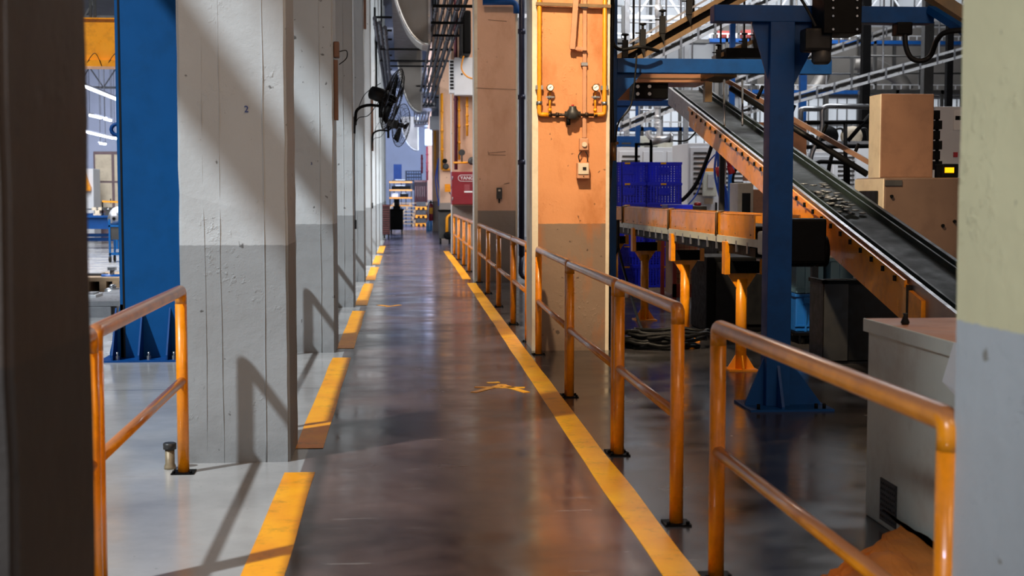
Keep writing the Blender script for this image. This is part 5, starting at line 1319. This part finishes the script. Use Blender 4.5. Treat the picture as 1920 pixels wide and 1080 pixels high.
# vertical posts and thin drop rods in hall
for k, (px, Y, m, r, l) in enumerate(((1505, 29, BLUED, .07, 'blue hall post right of the T support'), (1622, 30, BLKM, .09, 'dark hall post left of the tall tan box'), (1738, 33.5, DARK, .12, 'thick dark hall post above the tall tan box'), (1778, 30, BLKM, .07, 'dark hall post near the cream pillar'),
        (1372, 26.3, BLUED, .05, 'blue slanting hall post between the hanger rods'), (1196, 32, BLUED, .05, 'blue hall post behind the crates'), (1175, 34.8, STEEL, .06, 'leftmost pale hall post'), (1286, 35, STEEL, .06, 'pale hall post behind the incline head'))):
    x = P(px, 300, Y).x; b = MB().box(x - r, x + r, Y, Y + 2*r, 0, 8.9 if m is not BLUED else 5).box(x - 2*r, x + 2*r, Y - r, Y + 3*r, 0, .02)
    tag(b.build('hall_post', m), l, 'post', 'posts in the machine hall')
# tubular frame
Y = 22
t = thing('tubular_frame', 'bent steel tube frame between the T support and the tall tan box', 'frame', (P(1560, 260, Y).x, Y, 0))
for (pts, m, nm) in (([(1501, 262), (1501, 206), (1508, 204), (1545, 204)], STEEL, 'bent_tube'), ([(1506, 420), (1520, 290), (1541, 245), (1541, 204), (1550, 199), (1628, 200)], STEEL, 'bent_tube'),
                 ([(1508, 230), (1632, 229)], BLKM, 'cross_tube'), ([(1585, 232), (1585, 400)], BLKM, 'upright'), ([(1590, 264), (1632, 215)], BLKM, 'brace'), ([(1490, 276), (1632, 274)], BLKM, 'cross_tube'),
                 ([(1520, 320), (1532, 303), (1590, 305), (1590, 400)], BLKM, 'bent_tube'), ([(1550, 340), (1556, 305), (1562, 285)], BLKM, 'brace'), ([(1483, 210), (1483, 420)], STEEL, 'upright'), ([(1501, 262), (1501, 538)], STEEL, 'upright'), ([(1585, 400), (1585, 538)], BLKM, 'upright')):
    MB().tube([P(x, y, Y) for x, y in pts], .035 if m is BLKM else .045, 8, rad=.12).build(nm, m, t)
a, e = P(1545, 275, 22.3), P(1628, 265, 22.3); MB().box(a.x, e.x, 22.2, 23, a.z, e.z).build('shelf_plate', ALU, t)
for k, (px, py, m, l) in enumerate(((1555, 255, BLKM, 'round dark hose reel left in the tubular frame'), (1500, 268, ALU, 'pale valve body at the left of the tubular frame'), (1600, 255, CREAM, 'cream round part on the shelf of the tubular frame'))):
    c = P(px, py, 22.5); t = thing('hose_reel', l, 'reel', (c.x, 22.6, c.z - .15)); MB().lathe([(.06, -.08), (.17, -.07), (.17, -.04), (.1, -.03), (.1, .03), (.17, .04), (.17, .07), (.06, .08)], (c.x, 22.6, c.z), 'y', 20).build('drum', m, t)
    MB().tube(smooth_path([(c.x + .1, 22.6, c.z + .1), (c.x + .25, 22.6, c.z + .12), (c.x + .3, 22.6, c.z - .1)]), .02, 6).build('hose', BLACK, t)
# round ducts on hall wall
for k, (pts, l) in enumerate(([[(1485, 175), (1520, 178), (1540, 150), (1545, 130)], 'curved grey round duct behind the long white track'], [[(1600, 118), (1640, 120), (1690, 150), (1700, 170)], 'grey round duct high between the two long tracks'])):
    q_ = P(*pts[-1], 41); tag(MB().tube([P(x, y, 41) for x, y in pts] + ([Vector((q_.x, 41, 8.95))] if k == 0 else []), .22, 12, rad=.8).cyl((P(*pts[0], 41).x + .1, 41, P(*pts[0], 41).z), (P(*pts[0], 41).x + .1, 41, 8.95), .03, 6).build('round_duct', DUCT), l, 'duct', 'round ducts in the hall')
# dark siding band on back wall
struct('trim_1', MB().box(11.0, 24, 47.7, 47.9, 5.0, 7.4), DUCT)
# studs on the back wall
for k in range(14):
    x = 6.2 + k * 1.25; struct('trim_%d' % (k + 2), MB().box(x - .05, x + .05, 47.6, 47.7, 0, 8.9), DARK)

# ------------------------------------------------------------------ far end of the aisle
# dark red bin on dolly
c = G(722, 447)
def bin_(x0, x1, y0, d, h, m, label, name='wheeled_bin', wheel=True):
    t = thing(name, label, 'bin', ((x0+x1)/2, y0 + d/2, 0)); z0 = .14
    MB().box(x0, x1, y0, y0 + d, z0, h, .02).build('body', m, t); MB().box(x0 - .02, x1 + .02, y0 - .02, y0 + d + .02, h - .06, h, .01).build('rim', m, t)
    for sx in (x0 + .05, x1 - .05):
        for sy in (y0 + .06, y0 + d - .06): MB().cyl((sx - .025, sy, .07), (sx + .025, sy, .07), .07, 12).box(sx - .03, sx + .03, sy - .03, sy + .03, .1, .15).build('castor', BLACK, t)
    return t
a = P(714, 400, 46.5).x; e = P(731, 400, 46.5).x
t = bin_(a + .06, e, 46.4, .8, P(720, 384, 46.5).z, M('dull_red_bin', '5e3030', .5), 'dark red mesh bin on a low dolly beside the left columns')
b = MB()
for k in range(12): b.box(a + .05, e + .01, 46.385, 46.4, .2 + k*.075, .215 + k*.075)
b.build('side_rib', DARK, t)
a = P(731, 400, 52.3).x; e = P(756, 400, 52.3).x
t = bin_(a, e, 52.3, .8, P(740, 392, 52.3).z, BLKM, 'black wheeled cart with upright motor in the far aisle')
c = P(744, 380, 52.6); MB().cyl((c.x, 52.7, P(740, 392, 52.3).z), (c.x, 52.7, P(744, 373, 52.6).z), .1, 14).build('motor', BLACK, t)
MB().box(c.x - .14, c.x + .14, 52.5, 52.9, P(744, 395, 52.6).z, P(744, 389, 52.6).z + .05).build('motor_base', BLKM, t)
# yellow rack
Y = 66
a, e = P(730, 400, Y).x, P(773, 400, Y).x
t = thing('storage_rack', 'tall rack with yellow shelf edges at the end of the aisle', 'rack', ((a+e)/2, Y, 0))
for sx in (a, e - .06):
    for sy in (Y, Y + .9): MB().box(sx, sx + .06, sy, sy + .06, 0, P(750, 339, Y).z).build('upright', DARK, t)
for py in (342, 357, 371.5, 386): z = P(750, py, Y).z; MB().box(a, e, Y - .02, Y + .95, z - .03, z + .05).build('shelf', YEL, t)
for k, (px, py, m, l) in enumerate(((752, 354, BLKM, 'dark part lying on the upper rack shelf'), (742, 366, PAPER, 'white carton on the middle rack shelf'), (758, 368, BLKM, 'dark tray on the middle rack shelf'), (752, 338, DARK, 'flat dark tray on top of the rack'))):
    zz = {0: 357, 1: 371.5, 2: 371.5, 3: 342}[k]; z = P(750, zz, Y).z + .051; c = P(px, py, Y + .3)
    wd = .45 if k in (0, 3) else .2; t = thing('stored_part', l, 'part', (c.x, Y + .3, z), 'things on the far rack'); MB().box(c.x - wd, c.x + wd * (1 if k != 1 else .6), Y + .1, Y + .7, z, z + (.16 if k != 3 else .05), .01).build('body', m, t)
    MB().box(c.x - wd*.6, c.x + wd*.4, Y + .2, Y + .5, z + (.16 if k != 3 else .05), z + (.2 if k != 3 else .09)).build('lid', STEEL, t)
# wooden pallets
nm = ['lowest', 'second', 'third', 'fourth', 'fifth', 'sixth', 'seventh']
x0 = P(752, 400, 64.5).x
for k in range(7):
    off = [0, .05, -.03, .02, .06, -.05, .1][k]
    pallet(x0 + off - (.5 if k > 4 else 0), 64.2, k * .16, 1.15 + (.5 if k > 4 else 0), .9, WOOD, '%s pallet from the floor in the wooden stack before the yellow rack' % nm[k], 'wooden pallets in the stack')
x0 = P(779, 400, 63.5).x
for k in range(3):
    t = pallet(x0, 63.4, .02 + k * .38, .52, .8, YEL, '%s yellow pallet in the short stack beside the extinguisher' % ['lowest', 'middle', 'top'][k], 'yellow pallets')
    z = .02 + k*.38 + .137
    t = MB().box(x0 + .04, x0 + .48, 63.5, 64.1, z, z + .22, .01).build('metal_tray', DARK); tag(t, 'dark tray on the %s yellow pallet' % ['lowest', 'middle', 'top'][k], 'tray', 'trays on yellow pallets')
# red crates / box behind
a, e = P(777, 372, 70), P(803, 338, 70); t = thing('storage_crate', 'dark red crate with vertical slats behind the yellow pallets', 'crate', (a.x, 70, 0))
MB().box(a.x, e.x, 70, 70.8, 0, e.z, .01).build('body', M('dark_red_crate', '4a2228', .5), t)
b = MB()
for k in range(6): b.box(a.x + .05 + k * .11, a.x + .09 + k*.11, 69.97, 70, .2, e.z - .3)
b.build('slat', RED, t)
MB().box(a.x, e.x, 69.96, 70, e.z - .1, e.z).build('top_edge', RED, t)
# perforated panel + blue board
a, e = P(760, 346, 72), P(791, 320, 72); t = thing('perforated_panel', 'dark panel with pale round holes above the far rack', 'panel', (a.x, 72, 0))
MB().box(a.x, e.x, 72, 72.06, a.z - .3, e.z).build('sheet', M('slate_panel', '4a5468', .5), t)
b = MB()
for i in range(6):
    for j in range(4): c = Vector((a.x + .13 + i*.125, 71.99, a.z + .12 + j*.17)); b.cyl(c, c + Vector((0, .01, 0)), .05, 8)
b.build('holes', M('pale_hole', '9fb4d8', .5), t)
b = MB()
for x in (a.x, e.x - .05): b.box(x, x + .05, 72.06, 72.1, 0, e.z)
b.build('stand', DARK, t)
a, e = P(738, 336, 78), P(753, 308, 78); t = thing('notice_board', 'blue board on a stand at the far end of the aisle', 'board', (a.x, 78, 0))
MB().box(a.x, e.x, 78, 78.05, a.z, e.z).build('board', TOTE2, t); MB().box(a.x, a.x + .05, 78.05, 78.1, 0, e.z).box(e.x - .05, e.x, 78.05, 78.1, 0, e.z).build('stand', DARK, t)
# extinguisher and blue jug
c = P(806, 395, 54.9)
t = thing('fire_extinguisher', 'red fire extinguisher with yellow label hung on the far right pillar', 'fire extinguisher', (c.x + .1, 55, .5))
cx = 1.17; z0 = P(806, 414, 54.9).z; z1 = P(806, 381, 54.9).z
MB().lathe([(.08, 0), (.1, .03), (.1, z1 - z0 - .12), (.06, z1 - z0 - .04), (.03, z1 - z0)], (cx, 55.1, z0), 'z', 18).build('cylinder', RED, t)
MB().box(cx - .07, cx + .07, 54.99, 55.01, z0 + .28, z0 + .52).build('label_band', TAG_Y, t)
MB().box(cx - .08, cx + .1, 55.08, 55.12, z1, z1 + .05).cyl((cx, 55.1, z1), (cx, 55.1, z1 + .1), .03, 8).build('valve_handle', BLKM, t)
MB().tube(smooth_path([(cx - .05, 55.05, z1 + .03), (cx - .15, 55.03, z1 - .2), (cx - .12, 55.0, z0 + .1)]), .015, 6).build('hose', BLACK, t)
MB().box(cx + .06, 1.243, 55.3, 55.4, z0 + .2, z0 + .3).box(cx - .02, cx + .1, 55.2, 55.38, z0 + .2, z0 + .3).build('wall_bracket', BLKM, t)
c = G(806, 432); t = thing('water_jug', 'blue translucent water jug on the floor below the extinguisher', 'jug', c)
MB().lathe([(.15, 0), (.16, .03), (.16, .3), (.1, .4), (.05, .45)], c, 'z', 18).build('jug_body', M('pale_blue_jug', '5a9ad8', .3), t)
MB().lathe([(.055, .45), (.055, .5)], c, 'z', 12).build('cap', TOTE2, t)
b = MB().tube(smooth_path([P(822, 300, 50), P(820, 330, 50), P(824, 360, 50), P(822, 386, 50)]), .02, 6).tube(smooth_path([P(823, 296, 50), P(817, 330, 50), P(819, 360, 50), P(823, 384, 50)]), .02, 6)
tag(b.build('blue_hose', BLUEC), 'blue hose hanging on the far right pillar above the small cart', 'hose')
# pump cart
a = P(823, 400, 41.5).x; e = P(846, 400, 41.5).x
t = thing('pump_cart', 'small dark cart with yellow bent pipe before the far tan pillar', 'cart', ((a+e)/2, 41.5, 0))
MB().box(a, e, 41.3, 42.1, .16, .98, .01).build('body', DARK, t); MB().box(a - .03, e + .02, 41.25, 42.15, .98, 1.03).build('top', BLKM, t)
MB().tube([(e - .14, 41.25, .15), (e - .14, 41.25, .82), (e + .02, 41.25, .9)], .045, 8, rad=.1).build('bent_pipe', YELP, t)
MB().lathe([(.05, -.05), (.12, -.04), (.12, .04), (.05, .05)], (e - .12, 41.2, .25), 'y', 14).build('pump', BLKM, t)
for sx in (a + .05, e - .05):
    for sy in (41.4, 42.0): MB().cyl((sx - .02, sy, .08), (sx + .02, sy, .08), .08, 12).build('castor', BLACK, t)
b = MB().tube([(P(808, 425, 58)), P(812, 423, 58), P(826, 423, 57.5)], .04, 6, rad=.1).cyl(G(808, 431), P(808, 424, 58), .04, 6); tag(b.build('floor_pipe', BLKM), 'dark low bent pipe beside the water jug', 'pipe')

# unseen tray added to cast the slanting band on the first white column
t = thing('shade_tray', 'unseen grey tray added above the left bays to shade the first white column', 'cable tray', (-3.55, 8, 5.5))
MB().box(-3.78, -3.32, 1, 12, 5.48, 5.5).box(-3.78, -3.76, 1, 12, 5.5, 5.58).box(-3.34, -3.32, 1, 12, 5.5, 5.58).build('tray', STEEL, t)
